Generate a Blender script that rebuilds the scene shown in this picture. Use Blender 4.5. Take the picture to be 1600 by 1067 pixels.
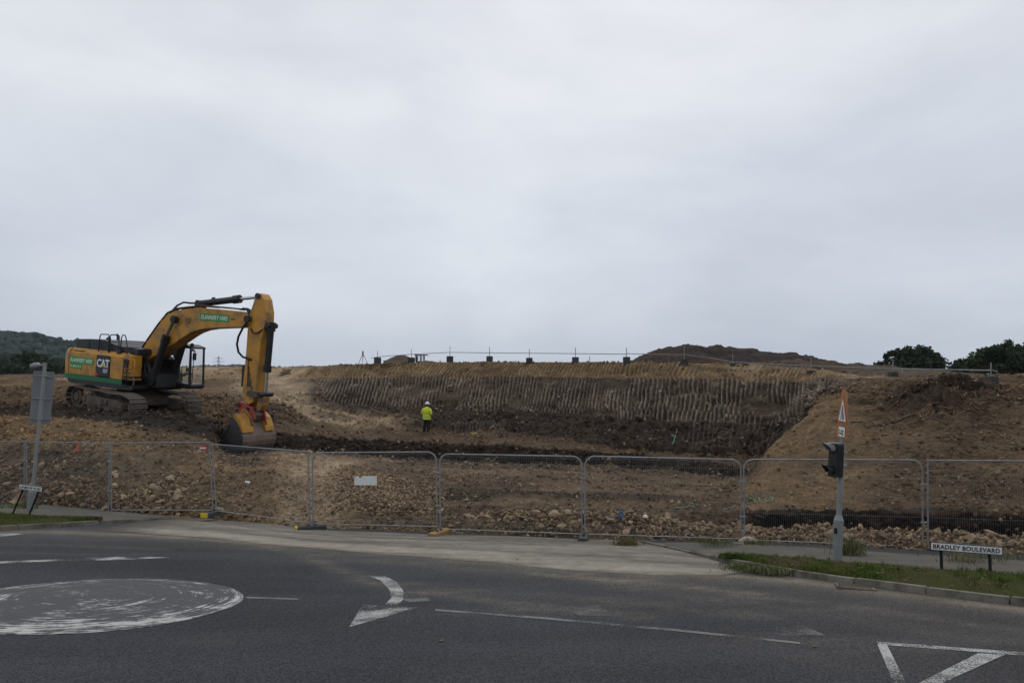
import bpy, bmesh, math, random
import numpy as np
from mathutils import Vector, Matrix

for o in list(bpy.data.objects): bpy.data.objects.remove(o)
random.seed(7); RNG = np.random.default_rng(11)
scene = bpy.context.scene
R = math.radians

# ------------------------------------------------------------------ camera
F, HZ, CZ = 1156.0, 578.0, 1.85          # focal length in photo pixels, level line, eye height
cam_d = bpy.data.cameras.new('camera'); cam = bpy.data.objects.new('camera', cam_d)
scene.collection.objects.link(cam)
cam_d.sensor_width = 36.0; cam_d.lens = 36.0 * F / 1600.0
cam_d.shift_y = (HZ - 533.5) / 1600.0
cam_d.clip_start = 0.1; cam_d.clip_end = 9000
cam.location = (0, 0, CZ); cam.rotation_euler = (R(90), 0, 0)
scene.camera = cam
scene.render.resolution_x, scene.render.resolution_y = 1024, 682

# ------------------------------------------------------------------ sky (overcast) and sun
SUN_EL, SUN_AZ = 52.0, 8.0               # soft sun behind the cloud, ahead of the camera
world = bpy.data.worlds.new('World'); scene.world = world; world.use_nodes = True
wn, wl = world.node_tree.nodes, world.node_tree.links
wn.clear()
wout = wn.new('ShaderNodeOutputWorld'); wbg = wn.new('ShaderNodeBackground'); wbg2 = wn.new('ShaderNodeBackground')
wadd = wn.new('ShaderNodeAddShader')
sky = wn.new('ShaderNodeTexSky'); sky.sky_type = 'NISHITA'; sky.sun_disc = False
sky.sun_elevation = R(SUN_EL); sky.sun_rotation = R(SUN_AZ)
sky.air_density = 1.0; sky.dust_density = 4.0
wbg.inputs['Strength'].default_value = 0.05
veil = wn.new('ShaderNodeHueSaturation'); veil.inputs['Saturation'].default_value = 0.35; veil.inputs['Value'].default_value = 0.35
wl.new(sky.outputs[0], veil.inputs['Color']); wl.new(veil.outputs[0], wbg.inputs['Color'])
tc = wn.new('ShaderNodeTexCoord'); sep = wn.new('ShaderNodeSeparateXYZ')
wl.new(tc.outputs['Generated'], sep.inputs[0])
mp = wn.new('ShaderNodeMapping'); mp.inputs['Scale'].default_value = (1.5, 1.2, 3.6); mp.inputs['Location'].default_value = (0.35, 0.2, 0.62)
mp.inputs['Rotation'].default_value = (0, R(14), 0)
wl.new(tc.outputs['Generated'], mp.inputs[0])
cn = wn.new('ShaderNodeTexNoise'); cn.inputs['Scale'].default_value = 1.5; cn.inputs['Detail'].default_value = 7.0
cn.inputs['Roughness'].default_value = 0.52; cn.inputs['Distortion'].default_value = 0.25
wl.new(mp.outputs[0], cn.inputs['Vector'])
cr = wn.new('ShaderNodeValToRGB')
cr.color_ramp.elements[0].position = 0.34; cr.color_ramp.elements[0].color = (0.440, 0.480, 0.555, 1)
cr.color_ramp.elements[1].position = 0.70; cr.color_ramp.elements[1].color = (0.620, 0.655, 0.705, 1)
wl.new(cn.outputs['Fac'], cr.inputs[0])
gr = wn.new('ShaderNodeValToRGB')         # a little brighter and more neutral with height
gr.color_ramp.elements[0].position = 0.0; gr.color_ramp.elements[0].color = (0.90, 0.935, 0.97, 1)
gr.color_ramp.elements[1].position = 0.42; gr.color_ramp.elements[1].color = (1.06, 1.03, 1.00, 1)
wl.new(sep.outputs['Z'], gr.inputs[0])
mul = wn.new('ShaderNodeMixRGB'); mul.blend_type = 'MULTIPLY'; mul.inputs[0].default_value = 1
wl.new(cr.outputs[0], mul.inputs[1]); wl.new(gr.outputs[0], mul.inputs[2])
wl.new(mul.outputs[0], wbg2.inputs['Color']); wbg2.inputs['Strength'].default_value = 1.08
wl.new(wbg.outputs[0], wadd.inputs[0]); wl.new(wbg2.outputs[0], wadd.inputs[1]); wl.new(wadd.outputs[0], wout.inputs[0])

sd = bpy.data.lights.new('sun', 'SUN'); sun = bpy.data.objects.new('sun', sd); scene.collection.objects.link(sun)
sd.energy = 0.55; sd.angle = R(28); sd.color = (1.0, 0.965, 0.92)
sun.rotation_euler = Vector((-math.sin(R(SUN_AZ))*math.cos(R(SUN_EL)), -math.cos(R(SUN_AZ))*math.cos(R(SUN_EL)), -math.sin(R(SUN_EL)))).to_track_quat('-Z', 'Y').to_euler()

scene.view_settings.view_transform = 'Standard'; scene.view_settings.look = 'None'
scene.view_settings.exposure = 0.0; scene.view_settings.gamma = 1.0; scene.view_settings.use_curve_mapping = False

# ================================================================== helpers
COL = scene.collection
def P(px, py, d):                        # photo pixel + distance -> point of the place
    return Vector(((px-800)*d/F, d, CZ-(py-HZ)*d/F))

def tag(o, label=None, cat=None, group=None, kind=None):
    if label: o['label'] = label
    if cat: o['category'] = cat
    if group: o['group'] = group
    if kind: o['kind'] = kind
    return o
def empty(name, loc=(0,0,0), rz=0.0, mat=None):
    o = bpy.data.objects.new(name, None); COL.objects.link(o)
    o.empty_display_size = 0.2
    if mat is not None: o.matrix_world = mat
    else: o.location = loc; o.rotation_euler = (0,0,rz)
    return o

class MB:
    """collects shapes; build() links them as one mesh object"""
    def __init__(s, xf=None): s.v=[]; s.f=[]; s.xf=xf
    def add(s, vs, fs):
        n=len(s.v)
        for v in vs:
            v=Vector(v); s.v.append(tuple(s.xf@v) if s.xf else tuple(v))
        for f in fs: s.f.append(tuple(i+n for i in f))
        return s
    def box(s, c, size, rot=None, bevel=0.0):
        x,y,z=[k/2 for k in size]
        if bevel<=0:
            vs=[(-x,-y,-z),(x,-y,-z),(x,y,-z),(-x,y,-z),(-x,-y,z),(x,-y,z),(x,y,z),(-x,y,z)]
            fs=[(0,3,2,1),(4,5,6,7),(0,1,5,4),(1,2,6,5),(2,3,7,6),(3,0,4,7)]
        else:
            bm=bmesh.new(); bmesh.ops.create_cube(bm,size=1)
            for v in bm.verts: v.co=Vector((v.co.x*2*x,v.co.y*2*y,v.co.z*2*z))
            bmesh.ops.bevel(bm,geom=list(bm.edges),offset=min(bevel,x*.9,y*.9,z*.9),segments=2,affect='EDGES',profile=.6)
            bm.verts.index_update(); vs=[v.co.copy() for v in bm.verts]; fs=[[v.index for v in f.verts] for f in bm.faces]; bm.free()
        m=Matrix.Translation(Vector(c))
        if rot is not None: m=m@(rot.to_4x4() if not isinstance(rot,tuple) else (Matrix.Rotation(rot[2],4,'Z')@Matrix.Rotation(rot[1],4,'Y')@Matrix.Rotation(rot[0],4,'X')))
        return s.add([m@Vector(v) for v in vs],fs)
    def tube(s, pts, r, n=8, caps=True, closed=False):
        pts=[Vector(p) for p in pts]; k=len(pts)
        rs=r if isinstance(r,(list,tuple)) else [r]*k
        vs=[]; fs=[]; pu=None
        for i,p in enumerate(pts):
            if closed: t=pts[(i+1)%k]-pts[i-1]
            else: t=pts[min(i+1,k-1)]-pts[max(i-1,0)]
            t.normalize()
            if pu is None:
                a=Vector((0,0,1)) if abs(t.z)<.9 else Vector((1,0,0)); u=t.cross(a).normalized()
            else:
                u=(pu-t*pu.dot(t));
                u=u.normalized() if u.length>1e-6 else t.orthogonal().normalized()
            pu=u; w=t.cross(u)
            for j in range(n):
                an=2*math.pi*j/n; vs.append(p+(u*math.cos(an)+w*math.sin(an))*rs[i])
        for i in range(k if closed else k-1):
            i2=(i+1)%k
            for j in range(n): fs.append((i*n+j,i*n+(j+1)%n,i2*n+(j+1)%n,i2*n+j))
        if caps and not closed: fs.append(tuple(range(n-1,-1,-1))); fs.append(tuple((k-1)*n+j for j in range(n)))
        return s.add(vs,fs)
    def cyl(s,a,b,r,n=16,r2=None): return s.tube([a,b],[r,r if r2 is None else r2],n)
    def prism(s, poly, y0, y1, bevel=0.0):
        """poly of (x,z), extruded along y from y0 to y1"""
        bm=bmesh.new()
        a=[bm.verts.new((x,y0,z)) for x,z in poly]; b=[bm.verts.new((x,y1,z)) for x,z in poly]
        n=len(poly)
        bm.faces.new(a); bm.faces.new(list(reversed(b)))
        for i in range(n): bm.faces.new((a[i],b[i],b[(i+1)%n],a[(i+1)%n]))
        bmesh.ops.recalc_face_normals(bm,faces=bm.faces)
        if bevel>0: bmesh.ops.bevel(bm,geom=list(bm.edges),offset=bevel,segments=2,affect='EDGES',profile=.6,clamp_overlap=True)
        bm.verts.index_update(); vs=[v.co.copy() for v in bm.verts]; fs=[[v.index for v in f.verts] for f in bm.faces]; bm.free()
        return s.add(vs,fs)
    def lathe(s, prof, n=20, c=(0,0,0), rot=None):
        vs=[];fs=[];k=len(prof)
        for r,z in prof:
            for j in range(n):
                an=2*math.pi*j/n; vs.append((r*math.cos(an),r*math.sin(an),z))
        for i in range(k-1):
            for j in range(n): fs.append((i*n+j,i*n+(j+1)%n,(i+1)*n+(j+1)%n,(i+1)*n+j))
        fs.append(tuple(range(n-1,-1,-1))); fs.append(tuple((k-1)*n+j for j in range(n)))
        m=Matrix.Translation(Vector(c))
        if rot is not None: m=m@rot.to_4x4()
        return s.add([m@Vector(v) for v in vs],fs)
    def mesh(s,name):
        me=bpy.data.meshes.new(name); me.from_pydata(s.v,[],s.f); me.update(); return me
    def build(s,name,mat,parent=None,smooth=False):
        me=s.mesh(name); o=bpy.data.objects.new(name,me); COL.objects.link(o)
        if mat: me.materials.append(mat)
        if smooth: smooth_by_angle(me)
        if parent is not None: o.parent=parent
        return o
def smooth_by_angle(me,ang=42):
    me.polygons.foreach_set('use_smooth',[True]*len(me.polygons))
    try: me.set_sharp_from_angle(angle=R(ang))
    except Exception: pass

def np_mesh(name, V, Fq, mat, parent=None, colors=None, smooth=False):
    """numpy vertices and equal-length faces"""
    me=bpy.data.meshes.new(name); V=np.asarray(V,dtype=np.float32); Fq=np.asarray(Fq,dtype=np.int32)
    n,k=Fq.shape
    me.vertices.add(len(V)); me.vertices.foreach_set('co',V.ravel())
    me.loops.add(n*k); me.loops.foreach_set('vertex_index',Fq.ravel())
    me.polygons.add(n); me.polygons.foreach_set('loop_start',np.arange(0,n*k,k,dtype=np.int32))
    if smooth: me.polygons.foreach_set('use_smooth',np.ones(n,dtype=bool))
    me.update(calc_edges=True)
    if colors is not None:
        a=me.color_attributes.new('Col','FLOAT_COLOR','POINT')
        c=np.ones((len(V),4),dtype=np.float32); c[:,:3]=colors; a.data.foreach_set('color',c.ravel())
    if mat: me.materials.append(mat)
    o=bpy.data.objects.new(name,me); COL.objects.link(o)
    if parent is not None: o.parent=parent
    return o

# ---- numpy noise
def _h(ix,iy,iz):
    h=(ix*374761393+iy*668265263+iz*2147483647+1274126177)&0xFFFFFFFF
    h=((h^(h>>13))*1274126177)&0xFFFFFFFF
    h=((h^(h>>16))*2246822519)&0xFFFFFFFF
    return ((h^(h>>15))&0xFFFFFF)/float(0xFFFFFF)
def vnoise(p):
    p=np.asarray(p,dtype=np.float64); i=np.floor(p).astype(np.int64); f=p-i; f=f*f*(3-2*f)
    r=0
    for a in (0,1):
        for b in (0,1):
            for c in (0,1):
                w=(f[...,0] if a else 1-f[...,0])*(f[...,1] if b else 1-f[...,1])*(f[...,2] if c else 1-f[...,2])
                r=r+w*_h(i[...,0]+a,i[...,1]+b,i[...,2]+c)
    return r*2-1
def fbm(p,o=4,rough=.5):
    r=0;a=1;t=0
    p=np.asarray(p,dtype=np.float64)
    for k in range(o): r=r+a*vnoise(p*(2.03**k)+k*17.3); t+=a; a*=rough
    return r/t
def ridged(p,o=3):
    r=0;a=1;t=0
    for k in range(o): r=r+a*(1-2*np.abs(vnoise(np.asarray(p)*(2.1**k)+k*9.1))); t+=a; a*=.5
    return r/t
def sstep(x,a,b):
    t=np.clip((x-a)/(b-a),0,1); return t*t*(3-2*t)

# ---- materials
def mat_new(name):
    m=bpy.data.materials.new(name); m.use_nodes=True
    n=m.node_tree.nodes; return m,n,m.node_tree.links,n['Principled BSDF']
def mat(name,col,rough=.6,metal=0.0,var=.25,scale=6.0,bump=.0,bscale=40.0,dirt=None,dirt_amt=.5,dscale=2.0,rnd=0.0,spec=.4,coord='Object'):
    """base colour with noise variation, optional dirt patches with noise edges, optional bump"""
    m,n,l,b=mat_new(name)
    tc=n.new('ShaderNodeTexCoord'); src=tc.outputs[coord]
    nz=n.new('ShaderNodeTexNoise'); nz.inputs['Scale'].default_value=scale; nz.inputs['Detail'].default_value=6; nz.inputs['Roughness'].default_value=.62
    l.new(src,nz.inputs['Vector'])
    mx=n.new('ShaderNodeMixRGB'); mx.inputs[1].default_value=tuple(c*(1-var) for c in col)+(1,); mx.inputs[2].default_value=tuple(min(1,c*(1+var)) for c in col)+(1,)
    l.new(nz.outputs['Fac'],mx.inputs[0]); out=mx.outputs[0]
    if dirt:
        n2=n.new('ShaderNodeTexNoise'); n2.inputs['Scale'].default_value=dscale; n2.inputs['Detail'].default_value=8; n2.inputs['Roughness'].default_value=.7
        l.new(src,n2.inputs['Vector'])
        rp=n.new('ShaderNodeValToRGB'); rp.color_ramp.elements[0].position=.62-.35*dirt_amt; rp.color_ramp.elements[1].position=.80-.28*dirt_amt
        l.new(n2.outputs['Fac'],rp.inputs[0])
        m2=n.new('ShaderNodeMixRGB'); l.new(rp.outputs[0],m2.inputs[0]); l.new(out,m2.inputs[1]); m2.inputs[2].default_value=tuple(dirt)+(1,); out=m2.outputs[0]
    if rnd>0:
        oi=n.new('ShaderNodeObjectInfo'); hs=n.new('ShaderNodeHueSaturation')
        mr=n.new('ShaderNodeMapRange'); mr.inputs[3].default_value=1-rnd; mr.inputs[4].default_value=1+rnd
        l.new(oi.outputs['Random'],mr.inputs[0]); l.new(mr.outputs[0],hs.inputs['Value'])
        l.new(out,hs.inputs['Color']); out=hs.outputs[0]
    l.new(out,b.inputs['Base Color'])
    b.inputs['Roughness'].default_value=rough; b.inputs['Metallic'].default_value=metal; b.inputs['Specular IOR Level'].default_value=spec
    if bump>0:
        n3=n.new('ShaderNodeTexNoise'); n3.inputs['Scale'].default_value=bscale; n3.inputs['Detail'].default_value=5
        l.new(src,n3.inputs['Vector'])
        bp=n.new('ShaderNodeBump'); bp.inputs['Strength'].default_value=bump; bp.inputs['Distance'].default_value=.02
        l.new(n3.outputs['Fac'],bp.inputs['Height']); l.new(bp.outputs[0],b.inputs['Normal'])
    return m
def mat_vcol(name,rough=.95,var=.35,scale=9.0,fine=60.0,bump=.5,bdist=.03,spec=.15):
    """colour from the vertex attribute Col times noise"""
    m,n,l,b=mat_new(name)
    at=n.new('ShaderNodeAttribute'); at.attribute_name='Col'
    tc=n.new('ShaderNodeTexCoord')
    n1=n.new('ShaderNodeTexNoise'); n1.inputs['Scale'].default_value=scale; n1.inputs['Detail'].default_value=8; n1.inputs['Roughness'].default_value=.75
    l.new(tc.outputs['Object'],n1.inputs['Vector'])
    mr=n.new('ShaderNodeMapRange'); mr.inputs[1].default_value=.3; mr.inputs[2].default_value=.7; mr.inputs[3].default_value=1-var; mr.inputs[4].default_value=1+var
    l.new(n1.outputs['Fac'],mr.inputs[0])
    vm=n.new('ShaderNodeVectorMath'); vm.operation='SCALE'; l.new(at.outputs['Color'],vm.inputs[0]); l.new(mr.outputs[0],vm.inputs['Scale'])
    l.new(vm.outputs[0],b.inputs['Base Color'])
    b.inputs['Roughness'].default_value=rough; b.inputs['Specular IOR Level'].default_value=spec
    n3=n.new('ShaderNodeTexNoise'); n3.inputs['Scale'].default_value=fine; n3.inputs['Detail'].default_value=6; n3.inputs['Roughness'].default_value=.7
    l.new(tc.outputs['Object'],n3.inputs['Vector'])
    bp=n.new('ShaderNodeBump'); bp.inputs['Strength'].default_value=bump; bp.inputs['Distance'].default_value=bdist
    l.new(n3.outputs['Fac'],bp.inputs['Height']); l.new(bp.outputs[0],b.inputs['Normal'])
    return m

M={}
M['soil']=mat_vcol('soil',var=.55,scale=6.5,fine=20,bump=1.0,bdist=.07)
M['clod']=mat_vcol('clod',var=.3,scale=12,fine=50,bump=.4,bdist=.02)
M['stone']=mat('stone',(.31,.23,.145),.9,var=.35,scale=5,bump=.5,bscale=30,rnd=.38,spec=.2,dirt=(.16,.115,.075),dirt_amt=.45,dscale=3)
M['galv']=mat('galvanised',(.27,.275,.28),.6,.35,var=.25,scale=9,dirt=(.17,.15,.13),dirt_amt=.35,dscale=4)
M['wire']=mat('fence_wire',(.20,.20,.20),.7,.2,var=.2)
M['yellow']=mat('machine_yellow',(.54,.26,.028),.5,var=.12,scale=3,dirt=(.20,.125,.06),dirt_amt=.47,dscale=1.7,bump=.06,bscale=12)
M['yellow_dirty']=mat('machine_yellow_muddy',(.46,.22,.035),.7,var=.2,scale=5,dirt=(.15,.10,.06),dirt_amt=.8,dscale=3)
M['black']=mat('machine_black',(.012,.012,.013),.45,var=.3,scale=5,dirt=(.05,.04,.03),dirt_amt=.2,dscale=3)
M['hood']=mat('hood_black',(.022,.024,.028),.55,var=.25,scale=4)
M['rubber']=mat('rubber',(.02,.02,.02),.7,var=.2)
M['green']=mat('decal_green',(.012,.26,.035),.45,var=.12,scale=5,dirt=(.06,.10,.05),dirt_amt=.1)
M['skirt']=mat('skirt_green',(.012,.14,.05),.55,var=.25,scale=5,dirt=(.07,.07,.04),dirt_amt=.25)
M['white']=mat('white_paint',(.74,.75,.74),.5,var=.06,scale=8,dirt=(.5,.48,.43),dirt_amt=.15,dscale=5)
M['ink']=mat('black_print',(.012,.012,.013),.5,var=.1)
M['track']=mat('track_steel',(.24,.205,.17),.75,.15,var=.4,scale=8,dirt=(.15,.115,.08),dirt_amt=.35,dscale=4,bump=.3,bscale=30)
M['shoe_pan']=mat('shoe_pan',(.035,.029,.025),.85,.05,var=.4,scale=8)
M['muddy']=mat('muddy_steel',(.085,.07,.06),.8,.1,var=.4,scale=6,dirt=(.17,.13,.09),dirt_amt=.55,dscale=2.5,bump=.3,bscale=25)
M['bucket']=mat('bucket_steel',(.21,.155,.125),.62,.15,var=.3,scale=5,dirt=(.13,.10,.075),dirt_amt=.45,dscale=2)
M['bucket_side']=mat('bucket_grey',(.055,.053,.05),.65,.1,var=.3,scale=4,dirt=(.11,.085,.065),dirt_amt=.3,dscale=2)
M['red']=mat('hitch_red',(.36,.035,.022),.5,var=.2,scale=6,dirt=(.16,.09,.06),dirt_amt=.35)
M['chrome']=mat('cylinder_rod',(.55,.55,.55),.25,.9,var=.1)
M['grey_sign']=mat('sign_grey',(.205,.22,.235),.55,.1,var=.12,scale=3,dirt=(.15,.155,.155),dirt_amt=.2)
M['pole']=mat('pole_grey',(.27,.28,.275),.6,.2,var=.18,scale=6,dirt=(.16,.15,.13),dirt_amt=.3)
M['pole_base']=mat('pole_base_grey',(.235,.25,.245),.6,.2,var=.2,scale=6,dirt=(.13,.125,.11),dirt_amt=.35)
M['orange']=mat('sign_orange',(.40,.145,.03),.6,var=.2,scale=4,dirt=(.22,.12,.05),dirt_amt=.3)
M['sign_red']=mat('sign_red',(.34,.085,.025),.5,var=.1)
M['hivis']=mat('hivis',(.62,.74,.02),.7,var=.18,scale=12,bump=.3,bscale=20)
M['band']=mat('reflective_band',(.33,.36,.25),.4,var=.1)
M['trouser']=mat('trousers',(.014,.013,.014),.85,var=.3)
M['skin']=mat('skin',(.36,.2,.14),.6,var=.1)
M['helmet']=mat('helmet',(.78,.77,.74),.35,var=.04)
M['concrete']=mat('concrete',(.20,.185,.155),.95,var=.3,scale=6,bump=.3,bscale=40,dirt=(.085,.072,.05),dirt_amt=.5,dscale=2.5,rnd=.15,spec=.1)
M['footway']=mat('footway_tarmac',(.105,.100,.087),.95,var=.25,scale=3,bump=.3,bscale=90,dirt=(.15,.13,.10),dirt_amt=.4,dscale=1.2,spec=.1)
M['dark_block']=mat('dark_block',(.055,.055,.055),.85,var=.25,rnd=.25)
M['yellow_block']=mat('yellow_plastic',(.58,.42,.02),.6,var=.2,scale=8)
M['wood']=mat('timber',(.28,.17,.06),.8,var=.3,scale=7)
M['wood_pale']=mat('dull_yellow',(.36,.26,.09),.8,var=.25)
M['bark']=mat('bark',(.075,.058,.042),.95,var=.35,scale=8,bump=.5,bscale=20)
M['root']=mat('root',(.22,.17,.115),.95,var=.35,scale=8)
M['leaf']=mat('leaf',(.062,.082,.032),.8,var=.5,scale=.7,spec=.2)
M['leaf2']=mat('leaf_dark',(.036,.054,.026),.85,var=.45,scale=.5,spec=.2)
M['wood_far']=mat('wood_far',(.030,.044,.036),.95,var=.4,scale=.03,spec=.1)
M['grass']=mat('grass_blade',(.072,.115,.022),.9,var=.5,scale=1.6,spec=.08,dirt=(.15,.12,.05),dirt_amt=.42,dscale=1.6)
M['turf']=mat('turf_soil',(.046,.052,.018),.95,var=.35,scale=8,dirt=(.065,.048,.028),dirt_amt=.45,dscale=1.3,bump=.6,bscale=40,spec=.03)
M['paint_green']=mat('spray_green',(.16,.32,.22),.8,var=.2,scale=20)
M['blue']=mat('blue_plastic',(.03,.16,.42),.5,var=.15)
M['orange_pl']=mat('orange_plastic',(.50,.095,.03),.5,var=.1)
M['red_pl']=mat('red_plastic',(.45,.05,.04),.5,var=.15)
M['pink_stone']=mat('pinkish_block',(.42,.33,.27),.85,var=.15,scale=8)
M['steel_grey']=mat('tower_steel',(.22,.23,.25),.6,.3,var=.1)
M['amber']=mat('amber_lens',(.5,.18,.02),.3)
M['hauler']=mat('hauler_body',(.16,.155,.09),.6,var=.2,dirt=(.18,.15,.1),dirt_amt=.5)
def glass():
    m,n,l,b=mat_new('glass'); b.inputs['Base Color'].default_value=(.75,.8,.8,1); b.inputs['Roughness'].default_value=.03
    b.inputs['Alpha'].default_value=.07; b.inputs['Specular IOR Level'].default_value=.6
    return m
M['glass']=glass()

# ================================================================== road surface height
def zr(x,y):
    x=np.asarray(x,dtype=float); y=np.asarray(y,dtype=float)
    t=-x-3.0; sp=np.where(t>6,t,np.log1p(np.exp(np.clip(t*1.2,-30,30)))/1.2)
    sp=np.minimum(sp,14+0*sp)
    return -.1205*np.minimum(y,26)-.008*x+.028*sp
def G(px,py,h=0.0):                      # pixel -> point on the road surface raised by h
    lo,hi=1.0,60.0
    for _ in range(50):
        d=(lo+hi)/2; p=P(px,py,d)
        if p.z>float(zr(p.x,p.y))+h: lo=d
        else: hi=d
    p=P(px,py,lo); p.z=float(zr(p.x,p.y))+h; return p
def poly_interp(pts,n):
    """resample list of Vectors to n points by arc length"""
    pts=[Vector(p) for p in pts]; L=[0]
    for a,b in zip(pts,pts[1:]): L.append(L[-1]+(b-a).length)
    out=[]; j=0
    for i in range(n):
        s=L[-1]*i/(n-1)
        while j<len(L)-2 and L[j+1]<s: j+=1
        t=(s-L[j])/max(1e-9,L[j+1]-L[j]); out.append(pts[j].lerp(pts[j+1],t))
    return out
def x_interp(pts,n):
    """resample a ground line that runs left to right evenly in x"""
    pts=np.array([tuple(p) for p in pts]); x=np.linspace(pts[0,0],pts[-1,0],n); return [Vector((a,np.interp(a,pts[:,0],pts[:,1]),0)) for a in x]
def strip(name,front,back,n,m,h,material,parent=None,kind='structure',drop=True):
    """sheet between two ground lines, following the road surface at height h"""
    A=x_interp(front,n); B=x_interp(back,n); V=[];Fq=[]
    for i in range(n):
        for j in range(m):
            p=A[i].lerp(B[i],j/(m-1)); hh=h(i/(n-1),j/(m-1)) if callable(h) else h
            V.append((p.x,p.y,float(zr(p.x,p.y))+hh))
    for i in range(n-1):
        for j in range(m-1):
            a=i*m+j; Fq.append((a,a+m,a+m+1,a+1))
    o=np_mesh(name,V,Fq,material,parent)
    me=o.data
    if me.polygons[0].normal.z<0: me.flip_normals()
    if kind and parent is None: o['kind']=kind
    return o

# ================================================================== ROAD
def seg_dist(X,Y,pts):
    """distance in plan from points to a polyline"""
    D=np.full(X.shape,1e9)
    for a,b in zip(pts,pts[1:]):
        ax,ay,bx,by=a[0],a[1],b[0],b[1]; dx,dy=bx-ax,by-ay; L=dx*dx+dy*dy+1e-9
        t=np.clip(((X-ax)*dx+(Y-ay)*dy)/L,0,1); D=np.minimum(D,np.hypot(X-ax-t*dx,Y-ay-t*dy))
    return D
def GL(l,h=0.0): return [G(x,y,h) for x,y in l]

xs=np.concatenate([np.arange(-60,-22,2.0),np.arange(-22,20,.11),np.arange(20,60.1,2.0)])
ys=np.concatenate([np.arange(-40,1,2.0),np.arange(1,23.5,.11),np.arange(23.5,34,2.0)])
XX,YY=np.meshgrid(xs,ys,indexing='ij'); ZZ=zr(XX,YY)
PT=np.stack([XX,YY,0*XX],-1)
apron_front=GL([(-200,842),(0,830),(120,832),(230,836),(400,848),(520,857),(640,866),(760,877),(900,889),(1020,897),(1130,899),(1250,908),(1400,928),(1600,952),(1900,995)])
da=seg_dist(XX,YY,apron_front)
dust=.62*np.exp(-da/.28)+.22*np.exp(-da/1.0)
side=np.zeros_like(XX)
for pts,w,amp in [([(400,850),(470,866),(540,893),(600,915),(700,930),(840,948),(1000,962)],.22,.5),
                  ([(560,905),(700,920),(860,930),(1000,942),(1180,962)],.30,.38),
                  ([(820,893),(940,905),(1100,920),(1300,945),(1600,985)],.22,.50),
                  ([(960,915),(1100,935),(1280,955),(1600,1010)],.3,.30),
                  ([(520,868),(640,880),(800,893),(1000,910),(1150,925)],.35,.42),
                  ([(1150,990),(1290,1000),(1450,1010)],.3,.25),
                  ([(300,1000),(480,985),(620,965),(760,950),(980,955)],.35,.14),([(700,1060),(900,1030),(1150,1020),(1400,1040)],.5,.12),([(0,850),(120,853),(250,858)],.2,.22),([(0,862),(100,866),(230,866)],.12,.2)]:
    dd=seg_dist(XX,YY,GL(pts)); side+=amp*np.exp(-(dd/w)**2)
streak=vnoise(np.stack([XX*.8+YY*.2,(YY-.25*XX)*7,0*XX],-1))*.5+.5
streak2=vnoise(np.stack([XX*2.2,(YY+.35*XX)*16,3+0*XX],-1))*.5+.5
dust=np.clip(dust+side*(.15+1.0*streak*streak2)+.03*fbm(PT*.8,4),0,1)
dust*=.7+.5*(fbm(PT*2.5,4)+.3)
brownish=np.clip(sstep(XX,-1,6)*.35+.25*fbm(PT*.25+4,3),0,.5)      # older, browner surface on the right
asp=np.array([.038,.040,.046]); asp2=np.array([.052,.047,.043]); dcol=np.array([.21,.18,.135])
colr=asp+(asp2-asp)*brownish[...,None]
colr=colr*(1+.30*fbm(PT*.5,4)+.16*vnoise(np.stack([XX*.35,(YY-.10*XX)*2.2,0*XX],-1)))[...,None]
ddc=np.clip(dust,0,.9)[...,None]; colr=colr*(1-ddc)+dcol*ddc
nx,ny=XX.shape; ii=np.arange(nx*ny).reshape(nx,ny)
Fq=np.stack([ii[:-1,:-1],ii[1:,:-1],ii[1:,1:],ii[:-1,1:]],-1).reshape(-1,4)
def road_mat():
    m,n,l,b=mat_new('asphalt')
    at=n.new('ShaderNodeAttribute'); at.attribute_name='Col'; tc=n.new('ShaderNodeTexCoord')
    vo=n.new('ShaderNodeTexVoronoi'); vo.inputs['Scale'].default_value=85; vo.inputs['Randomness'].default_value=1
    l.new(tc.outputs['Object'],vo.inputs['Vector'])
    rp=n.new('ShaderNodeMapRange'); rp.inputs[1].default_value=0; rp.inputs[2].default_value=1; rp.inputs[3].default_value=.40; rp.inputs[4].default_value=1.75
    sx=n.new('ShaderNodeSeparateColor'); l.new(vo.outputs['Color'],sx.inputs[0]); l.new(sx.outputs[0],rp.inputs[0])
    n1=n.new('ShaderNodeTexNoise'); n1.inputs['Scale'].default_value=26; n1.inputs['Detail'].default_value=6; n1.inputs['Roughness'].default_value=.8
    l.new(tc.outputs['Object'],n1.inputs['Vector'])
    r2=n.new('ShaderNodeMapRange'); r2.inputs[1].default_value=.25; r2.inputs[2].default_value=.75; r2.inputs[3].default_value=.68; r2.inputs[4].default_value=1.32
    l.new(n1.outputs['Fac'],r2.inputs[0])
    mm=n.new('ShaderNodeMath'); mm.operation='MULTIPLY'; l.new(rp.outputs[0],mm.inputs[0]); l.new(r2.outputs[0],mm.inputs[1])
    vm=n.new('ShaderNodeVectorMath'); vm.operation='SCALE'; l.new(at.outputs['Color'],vm.inputs[0]); l.new(mm.outputs[0],vm.inputs['Scale'])
    l.new(vm.outputs[0],b.inputs['Base Color']); b.inputs['Roughness'].default_value=.9; b.inputs['Specular IOR Level'].default_value=.14
    bp=n.new('ShaderNodeBump'); bp.inputs['Strength'].default_value=.5; bp.inputs['Distance'].default_value=.006
    l.new(vo.outputs['Distance'],bp.inputs['Height']); l.new(bp.outputs[0],b.inputs['Normal'])
    return m
M['road']=road_mat()
road=np_mesh('road',np.stack([XX,YY,ZZ],-1).reshape(-1,3),Fq,M['road'],None,colr.reshape(-1,3),True); road['kind']='structure'

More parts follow.
